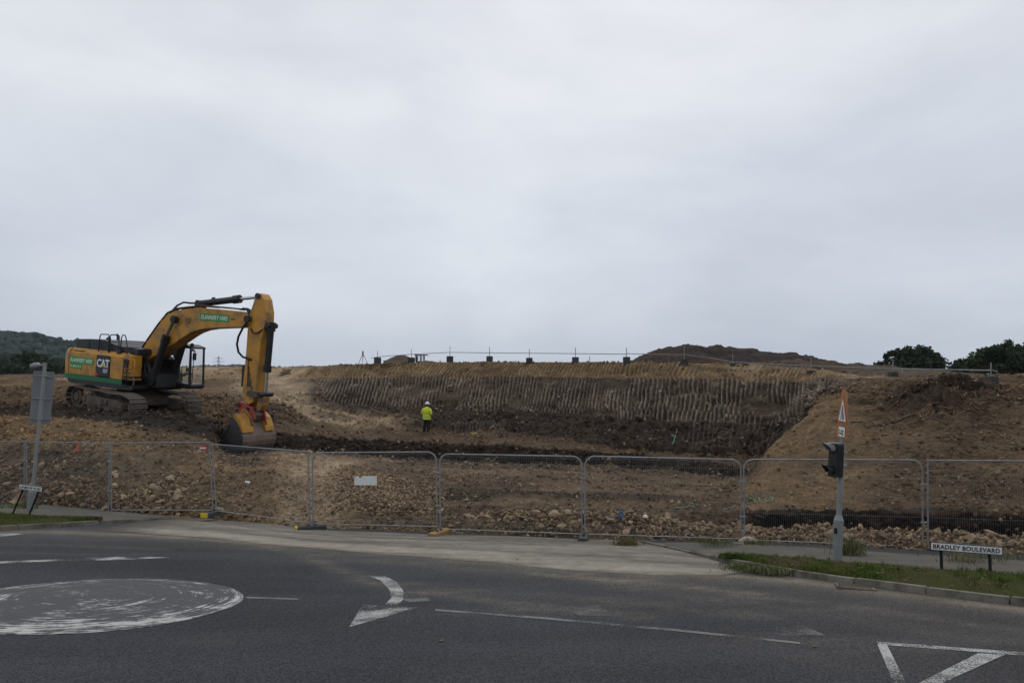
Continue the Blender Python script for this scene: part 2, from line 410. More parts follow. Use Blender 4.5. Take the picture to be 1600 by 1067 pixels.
# ---- worn paint: the paint breaks up into the asphalt below
def paint_mat(name,col,wear,scale=62,mode=None):
    m,n,l,b=mat_new(name); tc=n.new('ShaderNodeTexCoord')
    b.inputs['Roughness'].default_value=.8
    n1=n.new('ShaderNodeTexNoise'); n1.inputs['Scale'].default_value=scale; n1.inputs['Detail'].default_value=6; n1.inputs['Roughness'].default_value=.75
    n0=n.new('ShaderNodeTexNoise'); n0.inputs['Scale'].default_value=1.8; n0.inputs['Detail'].default_value=4
    l.new(tc.outputs['Object'],n1.inputs['Vector']); l.new(tc.outputs['Object'],n0.inputs['Vector'])
    ad=n.new('ShaderNodeMath'); ad.operation='MULTIPLY_ADD'; ad.inputs[1].default_value=.7
    l.new(n0.outputs['Fac'],ad.inputs[0]); l.new(n1.outputs['Fac'],ad.inputs[2])
    rp=n.new('ShaderNodeMapRange'); rp.inputs[1].default_value=wear-.03; rp.inputs[2].default_value=wear+.05
    l.new(ad.outputs[0],rp.inputs[0])
    n2=n.new('ShaderNodeTexNoise'); n2.inputs['Scale'].default_value=12; n2.inputs['Detail'].default_value=5; l.new(tc.outputs['Object'],n2.inputs['Vector'])
    mx=n.new('ShaderNodeMixRGB'); mx.inputs[1].default_value=tuple(c*.7 for c in col)+(1,); mx.inputs[2].default_value=tuple(col)+(1,)
    l.new(n2.outputs['Fac'],mx.inputs[0]); l.new(mx.outputs[0],b.inputs['Base Color'])
    l.new(rp.outputs[0],b.inputs['Alpha'])
    return m
M['paint']=paint_mat('road_paint_worn',(.44,.44,.42),.845)
M['paint_bold']=paint_mat('road_paint_bold',(.48,.48,.46),.79)
M['paint_faint']=paint_mat('road_paint_faint',(.19,.185,.175),.82)
M['paint_ghost']=paint_mat('road_paint_ghost',(.15,.145,.135),.86)
def flat_poly(name,polys,material,h=.005):
    """painted sheet(s): each polygon a list of pixel points on the road"""
    bm=bmesh.new()
    for pl in polys:
        vs=[bm.verts.new(G(x,y,h)) for x,y in pl]; bm.faces.new(vs)
    bmesh.ops.triangulate(bm,faces=bm.faces)
    bmesh.ops.subdivide_edges(bm,edges=[e for e in bm.edges if e.calc_length()>.6],cuts=3,use_grid_fill=True)
    bmesh.ops.triangulate(bm,faces=bm.faces)
    for v in bm.verts: v.co.z=float(zr(v.co.x,v.co.y))+h
    bmesh.ops.recalc_face_normals(bm,faces=bm.faces)
    for f in bm.faces:
        if f.normal.z<0: f.normal_flip()
    me=bpy.data.meshes.new(name); bm.to_mesh(me); bm.free(); me.materials.append(material)
    o=bpy.data.objects.new(name,me); COL.objects.link(o); o.parent=road
    return o
le=[(574,899),(594,906),(608,920),(612,933),(600,945),(578,957)]; re=[(599,898),(619,908),(630,922),(630,936),(618,948),(598,959)]
flat_poly('painted_arrow',[[(546,979),(566,944),(652,948.5)]],M['paint'])
flat_poly('painted_arrow_shaft',[[le[k],le[k+1],re[k+1],re[k]] for k in range(4)],M['paint'],.008)
flat_poly('painted_centre_line',[[(680,951),(850,963.5),(1060,982.5),(1250,1002.5),(1250,1005.5),(1060,986),(850,966.8),(680,953.6)]],M['paint_faint'])
flat_poly('painted_give_way_triangle',[[(1370,1001.5),(1600,1018.5),(1740,1030),(1740,1035),(1600,1023.5),(1372,1006)],[(1371,1006),(1386,1007),(1420,1074),(1404,1084)],[(1528,1020),(1571,1021.5),(1420,1090),(1404,1084),(1420,1074)]],M['paint_bold'],.006)
flat_poly('painted_lane_line',[[(-160,884),(0,876.5),(160,871),(160,873.5),(0,880),(-160,888)],[(130,870.5),(200,869),(265,870.5),(200,874),(150,875)]],M['paint'])
flat_poly('painted_edge_line',[[(-40,834),(0,832.5),(38,833.5),(20,836),(0,837.5),(-40,838)],],M['paint'])
flat_poly('painted_stub_line',[[(385,931.5),(466,934.5),(466,936.5),(385,934)]],M['paint_faint'])
flat_poly('old_arrow_mark',[[(880,952),(935,945),(962,962),(905,961)]],M['paint_ghost'])
flat_poly('old_arrow_mark',[[(1180,984),(1255,976),(1290,992),(1215,992)]],M['paint_ghost'])
flat_poly('old_arrow_mark',[[(590,925),(660,924),(672,938),(640,940)]],M['paint_ghost'],.003)

# ---- mini roundabout: low painted dome, worn in arcs by tyres
def dome_mat():
    m,n,l,b=mat_new('roundabout_paint'); tc=n.new('ShaderNodeTexCoord'); sp=n.new('ShaderNodeSeparateXYZ'); l.new(tc.outputs['Object'],sp.inputs[0])
    def mth(op,a,bb=None,c=None):
        k=n.new('ShaderNodeMath'); k.operation=op
        for i,v in enumerate((a,bb,c)):
            if v is None: continue
            if isinstance(v,(int,float)): k.inputs[i].default_value=v
            else: l.new(v,k.inputs[i])
        return k.outputs[0]
    X,Y=sp.outputs[0],sp.outputs[1]
    r=mth('SQRT',mth('ADD',mth('MULTIPLY',X,X),mth('MULTIPLY',Y,Y)))
    # tyre arcs wander, so their centre is a little off
    r2=mth('SQRT',mth('ADD',mth('POWER',mth('ADD',X,.12),2),mth('POWER',mth('ADD',Y,-.10),2)))
    an=mth('ARCTAN2',Y,X)
    cb=n.new('ShaderNodeCombineXYZ'); l.new(mth('MULTIPLY',r2,15.0),cb.inputs[0]); l.new(mth('MULTIPLY',mth('ABSOLUTE',an),1.5),cb.inputs[1])
    l.new(mth('GREATER_THAN',an,0),cb.inputs[2])
    n1=n.new('ShaderNodeTexNoise'); n1.inputs['Scale'].default_value=1.0; n1.inputs['Detail'].default_value=9; n1.inputs['Roughness'].default_value=.78; l.new(cb.outputs[0],n1.inputs['Vector'])
    n2=n.new('ShaderNodeTexNoise'); n2.inputs['Scale'].default_value=2.2; n2.inputs['Detail'].default_value=5; n2.inputs['Roughness'].default_value=.7; l.new(tc.outputs['Object'],n2.inputs['Vector'])
    mpn=n.new('ShaderNodeMapping'); mpn.inputs['Scale'].default_value=(2.0,9.0,1.0); mpn.inputs['Rotation'].default_value=(0,0,R(20)); l.new(tc.outputs['Object'],mpn.inputs[0])
    n3=n.new('ShaderNodeTexNoise'); n3.inputs['Scale'].default_value=3; n3.inputs['Detail'].default_value=6; n3.inputs['Roughness'].default_value=.8; l.new(mpn.outputs[0],n3.inputs['Vector'])
    edge=mth('MULTIPLY',mth('POWER',mth('DIVIDE',r,1.70),4.0),.12)          # thicker paint left towards the rim
    near=mth('MULTIPLY',mth('MULTIPLY',Y,-1.0),.03)                         # and on the side less driven over
    s=mth('ADD',mth('ADD',mth('MULTIPLY',n1.outputs['Fac'],1.30),mth('MULTIPLY',n2.outputs['Fac'],.80)),mth('ADD',edge,near))
    s=mth('ADD',s,mth('MULTIPLY',n3.outputs['Fac'],.42))
    rp=n.new('ShaderNodeMapRange'); rp.inputs[1].default_value=1.37; rp.inputs[2].default_value=1.47; l.new(s,rp.inputs[0])
    f0=mth('MULTIPLY',rp.outputs[0],.9)
    base=n.new('ShaderNodeMixRGB'); base.inputs[1].default_value=(.030,.031,.034,1); base.inputs[2].default_value=(.125,.126,.13,1); l.new(n3.outputs['Fac'],base.inputs[0])
    mx=n.new('ShaderNodeMixRGB'); l.new(f0,mx.inputs[0]); l.new(base.outputs[0],mx.inputs[1]); mx.inputs[2].default_value=(.50,.50,.48,1)
    l.new(mx.outputs[0],b.inputs['Base Color']); b.inputs['Roughness'].default_value=.85; b.inputs['Specular IOR Level'].default_value=.2
    return m
M['dome']=dome_mat()
rc=G(149,940); V=[];Fc=[]; NR,NA=14,72; RR=1.70
V.append((0,0,.055))
for i in range(1,NR+1):
    for j in range(NA):
        r=RR*i/NR*(1+.006*math.sin(5*2*math.pi*j/NA)); a=2*math.pi*j/NA; x,y=r*math.cos(a),r*math.sin(a)
        V.append((x,y,float(zr(rc.x+x,rc.y+y))-rc.z+.005+.05*(1-(i/NR)**2)))
MBd=MB(); MBd.v=V; MBd.f=[(0,1+j,1+(j+1)%NA) for j in range(NA)]+[(1+i*NA+j,1+(i+1)*NA+j,1+(i+1)*NA+(j+1)%NA,1+i*NA+(j+1)%NA) for i in range(NR-1) for j in range(NA)]
ro=MBd.build('painted_roundabout',M['dome'],road,True); ro.location=rc

# ---- dusty site crossing between road and fence
M['crossing']=mat_vcol('crossing_surface',var=.28,scale=3.0,fine=60,bump=.4,bdist=.012)
cf=GL([(150,828),(230,834),(300,839),(400,849),(520,860),(640,869),(760,879),(900,892),(1020,899),(1130,899),(1170,893)])
cb_=GL([(262,806),(300,804),(345,806),(420,818),(490,828),(600,832),(685,836),(800,838),(911,843),(1000,845),(1122,872)])
def colour_strip(name,front,back,n,m,h,colf,material):
    A=np.array(poly_interp(front,n)); B=np.array(poly_interp(back,n)); u=np.linspace(0,1,n)[:,None]+np.zeros((1,m)); v=np.linspace(0,1,m)[None]+np.zeros((n,1))
    Pn=A[:,None]*(1-v[...,None])+B[:,None]*v[...,None]; Pn[...,2]=zr(Pn[...,0],Pn[...,1])+h(u,v)
    ii=np.arange(n*m).reshape(n,m); Fq=np.stack([ii[:-1,:-1],ii[1:,:-1],ii[1:,1:],ii[:-1,1:]],-1).reshape(-1,4)
    o=np_mesh(name,Pn.reshape(-1,3),Fq,material,None,np.clip(colf(Pn,u,v),.01,.6).reshape(-1,3),True); o['kind']='structure'; return o
def cross_col(Pn,u,v):
    q=np.stack([Pn[...,0]*.55,(Pn[...,1]+.13*Pn[...,0])*3.2,0*u],-1); st=fbm(q,4); q2=np.stack([Pn[...,0]*1.3,(Pn[...,1]+.16*Pn[...,0])*11,0*u+3],-1); st2=fbm(q2,3)
    bands=np.interp((v+.03*fbm(Pn*.8,2)).ravel(),[0,.05,.10,.20,.30,.36,.48,.60,.66,.80,.90,1],[.25,.8,1.0,.98,.75,.35,.55,.80,.45,.50,.40,.30]).reshape(v.shape)
    lvl=np.clip(bands+.45*st+.30*st2,0,1.1); lvl=lvl*sstep(u,.0,.12)*.9+.08
    return np.array([.062,.056,.048])*(1-lvl[...,None])+np.array([.275,.248,.205])*lvl[...,None]
colour_strip('site_crossing',cf,cb_,260,44,lambda u,v:.004+.010*np.minimum(1,v*6)*np.minimum(1,u*12)*np.minimum(1,(1-u)*12),cross_col,M['crossing'])

# ---- footways, verges
def offset_line(line,w,h=0.0,n=40):
    L=poly_interp(line,n); out=[]
    for i,p in enumerate(L):
        t=L[min(i+1,n-1)]-L[max(i-1,0)]; q=Vector((-t.y,t.x,0)).normalized()
        if q.y<0: q=-q
        r=p+q*w; r.z=float(zr(r.x,r.y))+h; out.append(r)
    return out
KR=GL([(998,847.5),(1060,860.5),(1125,878),(1200,893),(1250,901),(1320,911.5),(1400,922),(1500,935),(1600,947),(1750,966),(1900,990)])
KL=GL([(-400,864),(-150,840),(0,829),(90,824),(165,818.5),(230,813.5),(300,808.5)])
KR_in=offset_line(KR,.12); KL_in=offset_line(KL,.12)
cut=[k for k,p in enumerate(KR_in) if p.x*F/p.y+800<1132][-1]
vr_f=KR_in[cut:]
vr_b=GL([(1122,873.5),(1180,869),(1250,873),(1320,879),(1400,885),(1500,891),(1600,897),(1900,916)],.10)
strip('footway_right',KR_in[:cut+1]+vr_b,GL([(1000,845),(1100,848),(1165,852),(1250,857),(1330,862),(1400,867),(1600,878),(1900,895)],.06),80,6,lambda u,v:.015+.085*min(1,u*5),M['footway'])
strip('verge_right',vr_f,vr_b,120,14,lambda u,v:.088+.06*math.sin(math.pi*v)*min(1,u*6)+.02*math.sin(u*90+v*7)*math.sin(math.pi*v)+.018*v,M['turf'])
cutl=[k for k,p in enumerate(KL_in) if p.x*F/p.y+800<168][-1]
vl_f=KL_in[:cutl+1]
vl_b=GL([(-400,832),(-150,811),(0,802),(60,805.5),(110,809),(160,813)],.10)
strip('footway_left',vl_b+KL_in[cutl:],GL([(-400,812),(-100,794),(0,787),(100,790),(200,794),(310,800)],.1),60,6,lambda u,v:.10-.075*max(0,(u-.72)/.28),M['footway'])
strip('verge_left',vl_f,vl_b,60,10,lambda u,v:.095+.03*math.sin(math.pi*v),M['turf'])

# ---- kerbs: each stone one piece
def kerb(name,line,heights,L=.915,w=.125):
    root=empty(name,line[0]); root['kind']='structure'
    tot=sum((b-a).length for a,b in zip(line,line[1:])); n=int(tot/L)
    pts=poly_interp(line,n+1)
    for i in range(n):
        a,b=pts[i],pts[i+1]; a=Vector((a.x,a.y,0)); b=Vector((b.x,b.y,0)); t=(b-a); ln=t.length; t.normalize(); nrm=Vector((-t.y,t.x,0))
        if nrm.y<0: nrm=-nrm
        h0=np.interp(i/n,[k for k,_ in heights],[v for _,v in heights]); h1=np.interp((i+1)/n,[k for k,_ in heights],[v for _,v in heights])
        bm=bmesh.new(); g=.008; jx=random.uniform(-.008,.008); jz=random.uniform(-.006,.006)
        def q(s,off,top,h):
            p=a+t*s+nrm*(off+jx); z=float(zr(p.x,p.y))+(h+jz if top else -.12); return bm.verts.new((p.x-root.location.x,p.y-root.location.y,z-root.location.z))
        s0,s1=g,ln-g
        v=[q(s0,0,0,h0),q(s1,0,0,h1),q(s1,w,0,h1),q(s0,w,0,h0),q(s0,.012,1,h0),q(s1,.012,1,h1),q(s1,w,1,h1),q(s0,w,1,h0)]
        for f in [(0,3,2,1),(4,5,6,7),(0,1,5,4),(1,2,6,5),(2,3,7,6),(3,0,4,7)]: bm.faces.new([v[k] for k in f])
        bmesh.ops.bevel(bm,geom=[e for e in bm.edges if abs(e.verts[0].co.z-e.verts[1].co.z)<.06],offset=.014,segments=2,affect='EDGES')
        me=bpy.data.meshes.new('kerbstone'); bm.to_mesh(me); bm.free(); me.materials.append(M['concrete'])
        o=bpy.data.objects.new('kerbstone',me); COL.objects.link(o); o.parent=root
    return root
kerb('kerb_right',KR,[(0,.05),(.20,.05),(.36,.095),(1,.10)])
kerb('kerb_left',KL,[(0,.10),(.72,.10),(.88,.035),(1,.025)])

# ---- drain grating in the channel
dg=empty('drain_grate',G(1336,918)); dg.rotation_euler=(R(-6.5),0,R(-18))
tag(dg,'rusty iron drain grating in the gutter beside the right kerb','drain grating')
MB().box((0,0,-.03),(.50,.36,.04)).build('pit',M['ink'],dg)
fr=MB()
for sx in (-1,1): fr.box((sx*.245,0,.012),(.03,.40,.03))
for sy in (-1,1): fr.box((0,sy*.185,.0125),(.46,.03,.029))
fr.build('frame',M['muddy'],dg)
bar=MB().box((0,0,0),(.026,.34,.026)).mesh('bar'); bar.materials.append(M['muddy'])
for k in range(8):
    o=bpy.data.objects.new('bar',bar); COL.objects.link(o); o.parent=dg; o.location=(-.20+k*.057,0,.012); o.rotation_euler=(0,0,R(12))

# ================================================================== SITE TERRAIN
# profiles: for each bearing (photo column) the ground line from the fence to the far plateau as (distance, photo row)
PROF={
-500:[(29,782),(29.5,762),(31,728),(33,695),(35,670),(37,650),(39,640),(41,632),(45,622),(54,610),(64,598),(76,592)],
-120:[(25.2,789),(25.7,769),(27.2,733),(29.2,695),(31.5,670),(34,651),(36,640),(38,632),(42,622),(50,610),(61,598),(75,592)],
50: [(22.5,795),(23,774),(24.3,737),(26.5,696),(29,670),(32,652),(34,640),(36,632),(40,622),(48,610),(60,600),(75,592)],
172:[(20.4,800),(20.9,777),(22.2,737),(24,700),(27,678),(30,662),(33,650),(35,645),(39,637),(48,612),(62,598),(80,587)],
250:[(20.1,804),(20.7,782),(22.2,744),(24.5,702),(27,685),(29.5,668),(32,655),(34,650),(38,640),(48,618),(62,595),(80,575)],
330:[(19.9,811),(20.5,788),(22,752),(24.5,713),(27,700),(30,688),(32,675),(33.5,660),(36,650),(48,620),(62,592),(80,573)],
350:[(19.7,816),(20.4,794),(21.8,762),(24,726),(26.5,715),(30,713),(34.6,710),(35.8,684),(39,656),(49,620),(62,590),(77,573)],
380:[(19.4,819),(20.2,797),(21.5,768),(23.5,734),(26,719),(30,715),(34.9,711),(36.0,686),(40,655),(50,620),(62,588),(75,573)],
430:[(18.9,826),(19.8,802),(21,771),(23,736),(26,717),(30,708),(35,704),(36.2,678),(42,650),(52,615),(62,590),(70,574)],
490:[(18.5,832),(19.4,810),(20.8,779),(22.5,749),(25,729),(30,713),(36.5,707),(37.6,683),(46,650),(54,618),(59,592),(62,573)],
545:[(18.4,834),(19.3,813),(20.5,785),(22.2,754),(24.7,733),(30.5,718),(38.5,711),(39.5,687),(46.8,661),(53.5,634),(58,591),(61,570)],
600:[(18.3,836),(19.2,816),(20.2,793),(22,761),(24.5,739),(31,724),(40,716),(41,690),(47,668),(53,640),(57,590),(60,568)],
685:[(18.1,839),(19,815),(20,801),(21.5,779),(25,751),(32,728),(40.5,721),(41.3,693),(46.5,673),(51.5,641),(55,588),(57.5,566)],
800:[(17.7,841),(18.5,806),(19.2,804),(20.5,784),(24,757),(32,732),(40,727),(40.8,697),(45,676),(49,645),(52.5,589),(55,566)],
911:[(17.1,845),(18,810),(18.7,808),(20,791),(23.5,764),(31,738),(39,731),(39.8,705),(42,694),(46,650),(49.5,590),(52,566)],
1000:[(16.9,848),(17.9,815),(18.6,814),(19.8,796),(23,769),(30,746),(38,737),(38.6,712),(40,706),(43,656),(47,591),(49.5,566)],
1100:[(16.7,852),(17.7,825),(18.6,827),(19.5,799),(23,772),(29,752),(36,744),(37,722),(38,713),(41,660),(44.5,592),(47,568)],
1165:[(16.6,854),(17.5,828),(18.8,833),(18.9,797),(22,770),(25.5,749),(34,753),(35.5,733),(37,710),(39.5,663),(43,592),(45.5,569)],
1200:[(16.5,855),(17.4,829),(18.8,836),(18.5,797),(22,748),(25.3,708),(31,742),(34.5,728),(37,712),(39,665),(42,593),(44.5,571)],
1250:[(16.2,857),(17.1,830),(18.6,840),(18.3,797),(22.5,728),(27,659),(29.5,690),(33,676),(35.4,668),(37.4,660),(40,597),(43,575)],
1290:[(16,858),(16.9,830),(18.4,843),(18,797),(22,730),(26.6,640),(28.4,624),(30.4,622),(32.6,619),(35.5,613),(38,592),(41,579)],
1330:[(15.8,859),(16.7,832),(18.2,845),(17.8,797),(21.6,730),(25,660),(27,632),(28.5,618),(30,612),(33,605),(36.5,594),(39.5,584)],
1450:[(15.3,863),(16.2,840),(17.9,850),(17.5,798),(21,726),(24,668),(26.2,628),(27.5,611),(29.5,605),(32,600),(34,595),(36.5,590)],
1600:[(14.6,870),(15.5,848),(17.2,858),(16.8,801),(20.5,729),(23.5,668),(25.5,628),(27,606),(29,598),(31,593),(33,590),(35,588)],
2100:[(13,895),(13.9,870),(15.4,875),(15,812),(18.7,735),(21.5,672),(23.5,630),(25,606),(27,598),(29,594),(31,591),(33,589)]}
pk=sorted(PROF); PK=np.array(pk,float)
tab=np.array([[(d+(.35 if r==0 else .25 if r==1 else 0),CZ-(y+(3 if r==0 else 0)-HZ)*d/F) for r,(d,y) in enumerate(PROF[k])] for k in pk])       # (column,row,(dist,height))
colpx=np.concatenate([np.arange(-500,0,9.0),np.arange(0,500,2.2),np.arange(500,1310,1.05),np.arange(1310,1610,2.0),np.arange(1610,2101,9.0)])
def pchip(x,xp,fp):
    h=np.diff(xp); dl=(fp[1:]-fp[:-1])/h.reshape((-1,)+(1,)*(fp.ndim-1)); m=np.zeros_like(fp); m[0]=dl[0]; m[-1]=dl[-1]
    s=dl[:-1]*dl[1:]; m[1:-1]=np.where(s>0,2*s/np.where(np.abs(dl[:-1]+dl[1:])<1e-12,1,dl[:-1]+dl[1:]),0)
    i=np.clip(np.searchsorted(xp,x)-1,0,len(xp)-2); sh=(-1,)+(1,)*(fp.ndim-1)
    t=((x-xp[i])/h[i]).reshape(sh); hh=h[i].reshape(sh)
    return (2*t**3-3*t**2+1)*fp[i]+(t**3-2*t**2+t)*hh*m[i]+(-2*t**3+3*t**2)*fp[i+1]+(t**3-t**2)*hh*m[i+1]
ctab=pchip(colpx,PK,tab)                                                  # (ncol,12,2)
nc=len(colpx); tanb=(colpx-800)/F
# row 0 in front of the fence, buried under road / footway; last rows the plateau behind
d0=ctab[:,0,0]-1.2; z0=zr(tanb*d0,d0)-.10
d1=ctab[:,0,0]-.45; z1=np.minimum(zr(tanb*d1,d1)+.05,ctab[:,0,1])
dend=ctab[:,-1,0]+14; zend=ctab[:,-1,1]-.10-.0*dend
zend2=np.full(nc,1.0); dend2=np.full(nc,190.0)
prof=np.concatenate([np.stack([d0,z0],-1)[:,None],np.stack([d1,z1],-1)[:,None],ctab,np.stack([dend,zend],-1)[:,None],np.stack([dend2,zend2],-1)[:,None]],1)
# segments                 0  1  R1-2 2-3 3-4 4-5 5-6 6-7 7-8 8-9 9-10 10-11 11-12 12-13 13-14
NS=[4,4,16,16,26,52,50,28,30,34,38,64,30,14,8]
rows=[];segid=[];segt=[]
for k,n in enumerate(NS):
    for i in range(n):
        t=i/n; rows.append(prof[:,k]*(1-t)+prof[:,k+1]*t); segid.append(k); segt.append(t)
rows.append(prof[:,-1]); segid.append(len(NS)-1); segt.append(1.0)
GRID=np.stack(rows,1); segid=np.array(segid); segt=np.array(segt); nr=GRID.shape[1]
TX=tanb[:,None]*GRID[...,0]; TY=GRID[...,0]; TZ=GRID[...,1].copy()
TP=np.stack([TX,TY,TZ],-1)
PXg=np.repeat(colpx[:,None],nr,1); SG=np.repeat(segid[None],nc,0); ST=np.repeat(segt[None],nc,0); SV=SG+ST
def grid_normals(Pg):
    du=np.gradient(Pg,axis=0); dv=np.gradient(Pg,axis=1); n=np.cross(du,dv); n/=np.linalg.norm(n,axis=-1,keepdims=True)+1e-12
    tocam=np.array([0,0,CZ+3.0])-Pg; s=np.sign((n*tocam).sum(-1,keepdims=True)); return n*np.where(s==0,1,s)
NRM=grid_normals(TP)
# ---- relief
pxw=PXg+18*fbm(TP*.6,3)                                   # wobbling borders between the zones
right=np.where(SV<7,sstep(pxw,1145,1185),np.where(SV<10,sstep(pxw,1262,1296),sstep(pxw,1290,1330)))
left=1-sstep(pxw,330,420)
amp=np.interp(SV.ravel(),[0,1.5,2,3,4,5,6,7,7.6,8.6,9,9.4,10,11,11.05,13,14,15],[.0,.02,.07,.09,.09,.07,.06,.05,.20,.24,.10,.10,.26,.22,.05,.05,.08,.3]).reshape(SV.shape)
amp=amp*(1-right*(SV>7)*(SV<11)*.45)
big=fbm(TP*np.array([.55,.55,.9]),3); med=fbm(TP*np.array([1.6,1.6,2.2]),4,.55); fin=fbm(TP*6.0,3,.6); rid=ridged(TP*np.array([2.2,2.2,3.2]),3)
disp=amp*(1.1*big+.9*med)+amp*.6*rid+.10*fin*sstep(SV,1.6,2.2)*(1-sstep(SV,13,14))*np.clip(amp*9,.35,1.4)
# coarse clods on the dug faces
face=((SV>8)&(SV<9)|(SV>10)&(SV<11)|(SV>4)&(SV<5)&(right>.5)).astype(float)
disp+=face*(.13*ridged(TP*np.array([1.5,1.5,2.6])+3,3)+.07*ridged(TP*4.4,2))
# ramp / rubble bank: loose tipped stone
bank=((SV>2)&(SV<5.5)).astype(float)*(1-right)
disp+=bank*.05*ridged(TP*3.2+8,3)*(1-.4*sstep(pxw,380,420)*(1-sstep(pxw,540,580)))
# ---- bucket tooth ribs down the cut face
j11=int(np.argmin(np.abs(segid+segt-11.0)))
w_along=np.repeat((np.concatenate([[0],np.cumsum(np.hypot(np.diff(TX[:,j11]),np.diff(TY[:,j11])))]))[:,None],nr,1)                                       # metres along the cut
lk=1-sstep(PXg,560,1200)
lean=np.where(SV<12,(.30+.40*lk)*(SV-11),(.45+.45*lk)*(SV-12))
warp=.07*fbm(TP*np.array([.5,.5,.25]),3)+.03*vnoise(TP*2.0)
bandn=np.floor((SV-11)*1.0+.35*vnoise(TP*np.array([.12,.12,.0])+5)+.0)
ph_j=.16*vnoise(np.stack([np.floor(w_along/.9),0*w_along,bandn*3],-1))
per=.31+.05*vnoise(np.stack([w_along*.12,0*w_along,bandn],-1))
ph=(w_along-lean+warp+bandn*.137+ph_j*.4)/ .275
tri=np.abs((ph%1.0)-.5)*2                                   # 0..1
ribp=np.clip((tri-.50)/.30,0,1); ribp=ribp*ribp*(3-2*ribp)
ribh=.75+.5*vnoise(np.stack([np.floor(ph)*3.7,TZ*1.1,0*TZ],-1))
pat=fbm(TP*np.array([.42,.42,1.0])+11,3); keep=sstep(pat,-.5,-.22)
keep2=sstep(vnoise(np.stack([np.floor(ph)*1.7,TZ*1.3,4+0*TZ],-1)),-.75,-.35)
onwall=((SV>=11)&(SV<13)).astype(float)*sstep(pxw,488,545)*(1-sstep(pxw,1285,1330))
edgef=np.where(SV<12,sstep(SV,11.0,11.07),1.0)*(1-sstep(SV,12.93,13))
lowrib=((SV>=10.15)&(SV<10.95)).astype(float)*sstep(pxw,1060,1110)*(1-right)*.8+((SV>=9.6)&(SV<10.5)).astype(float)*sstep(pxw,690,720)*(1-sstep(pxw,770,800))*.7
ribamp=np.where(SV<12,.27,.13)*onwall*edgef+.10*lowrib
ribsel=ribp*keep*keep2*np.clip(ribh,.25,1.2)
disp=disp+ribamp*(ribsel-.35)
disp-=.16*np.exp(-((TX+18.4)/4.5)**2-((TY-35.6)/2.6)**2)
# broken ledges and hollows in the wall
hol=np.clip(fbm(TP*np.array([.5,.5,1.4])+31,3)-.2,0,1); disp-=onwall*hol*.9
# berm-top and floor wheel ruts along the site road
def site_raw(px,py):
    """first ground point met along a photo sight line (undisplaced profile)"""
    i=int(np.argmin(np.abs(colpx-px))); yy=HZ+(CZ-TZ[i])*F/TY[i]
    k=np.where(yy[8:]<=py)[0]; j=8+int(k[0]) if len(k) else nr-20
    return Vector((TX[i,j],TY[i,j],TZ[i,j]))
trk=[[site_raw(*q) for q in l] for l in ([(600,662),(560,655),(500,640),(455,615),(432,597),(440,585),(470,577)],
                                        [(540,664),(480,650),(430,625),(400,605),(400,590),(440,577)],
                                        [(470,800),(460,760),(470,730),(520,716),(620,724)],[(520,806),(505,765),(500,738),(540,722)])]
lt=np.zeros_like(TX)
for l in trk:
    dd=seg_dist(TX,TY,l); ww=.55 if l is not trk[0] and l is not trk[1] else 1.7
    lt=np.maximum(lt,np.exp(-(dd/ww)**2)); disp+=-.07*np.exp(-(dd/(ww*.7))**2)+.05*np.exp(-((dd-ww)/(.3))**2)
flo=((SV>5)&(SV<8)).astype(float)*(1-right); fb0=fbm(np.stack([TX*.16,TY*.9,0*TX],-1)+3,3)
rut=np.sin((TY*.9+TX*.35)*4.2+2*fbm(TP*.4,2)); disp+=flo*.03*rut+flo*.10*fb0
lump=np.zeros_like(TX)
for q,w in (((1455,628),1.3),((1490,612),1.1),((1425,640),.7)):
    c_=site_raw(*q); lump=np.maximum(lump,np.exp(-((TX-c_.x)/w)**2-((TY-c_.y)/1.5)**2)*right)
disp+=lump*(.28+.45*ridged(TP*2.4+5,3))
fade=sstep(SV,1.0,2.0)
PG=TP+NRM*(disp*fade)[...,None]
# ---- soil colours (topsoil, shale, wet clay; rib and trench shade painted in)
Cc={'R':(.135,.100,.064),'B':(.092,.061,.037),'F':(.125,.086,.052),'D':(.030,.023,.018),'D2':(.052,.037,.027),'G':(.125,.092,.064),'G2':(.155,.115,.080),
    'T':(.205,.135,.069),'S':(.118,.078,.045),'L':(.345,.255,.16),'K':(.040,.031,.025),'E':(.105,.074,.046)}
Cc={k:np.array(v) for k,v in Cc.items()}
mid=[('B','B'),('R','R'),('R','R'),('R','B'),('B','F'),('F','F'),('F','F'),('F','B'),('D','D2'),('E','B'),('D2','D2'),('G','G2'),('T','T'),('B','B'),('B','B')]
rgt=[('B','B'),('R','R'),('R','B'),('B','D'),('D','D2'),('S','S'),('S','S'),('S','S'),('S','S'),('S','S'),('S','S'),('S','B'),('S','B'),('B','B'),('B','B')]
lft=[('B','B'),('R','R'),('R','R'),('R','R'),('R','S'),('S','S'),('S','B'),('B','D2'),('D2','B'),('B','S'),('S','S'),('S','T'),('T','L'),('B','B'),('B','B')]
jit=SV+(.16-.09*sstep(SV,9,10.5))*fbm(TP*1.3+2,4)*sstep(SV,2,3); jit=np.clip(jit,0,len(NS)-1e-3); jit=np.where(np.floor(SV)==11,np.clip(jit,11,11.999),jit)
js=np.floor(jit).astype(int); jt=(jit-js)[...,None]
def zone(tabl):
    a=np.array([Cc[x] for x,_ in tabl]); b=np.array([Cc[y] for _,y in tabl]); return a[js]*(1-jt)+b[js]*jt
colg=zone(mid); lw=left[...,None]; rw=right[...,None]
colg=colg*(1-lw)+zone(lft)*lw; colg=colg*(1-rw)+zone(rgt)*rw
def blend(c,k,w): return c*(1-w[...,None])+Cc[k]*w[...,None]
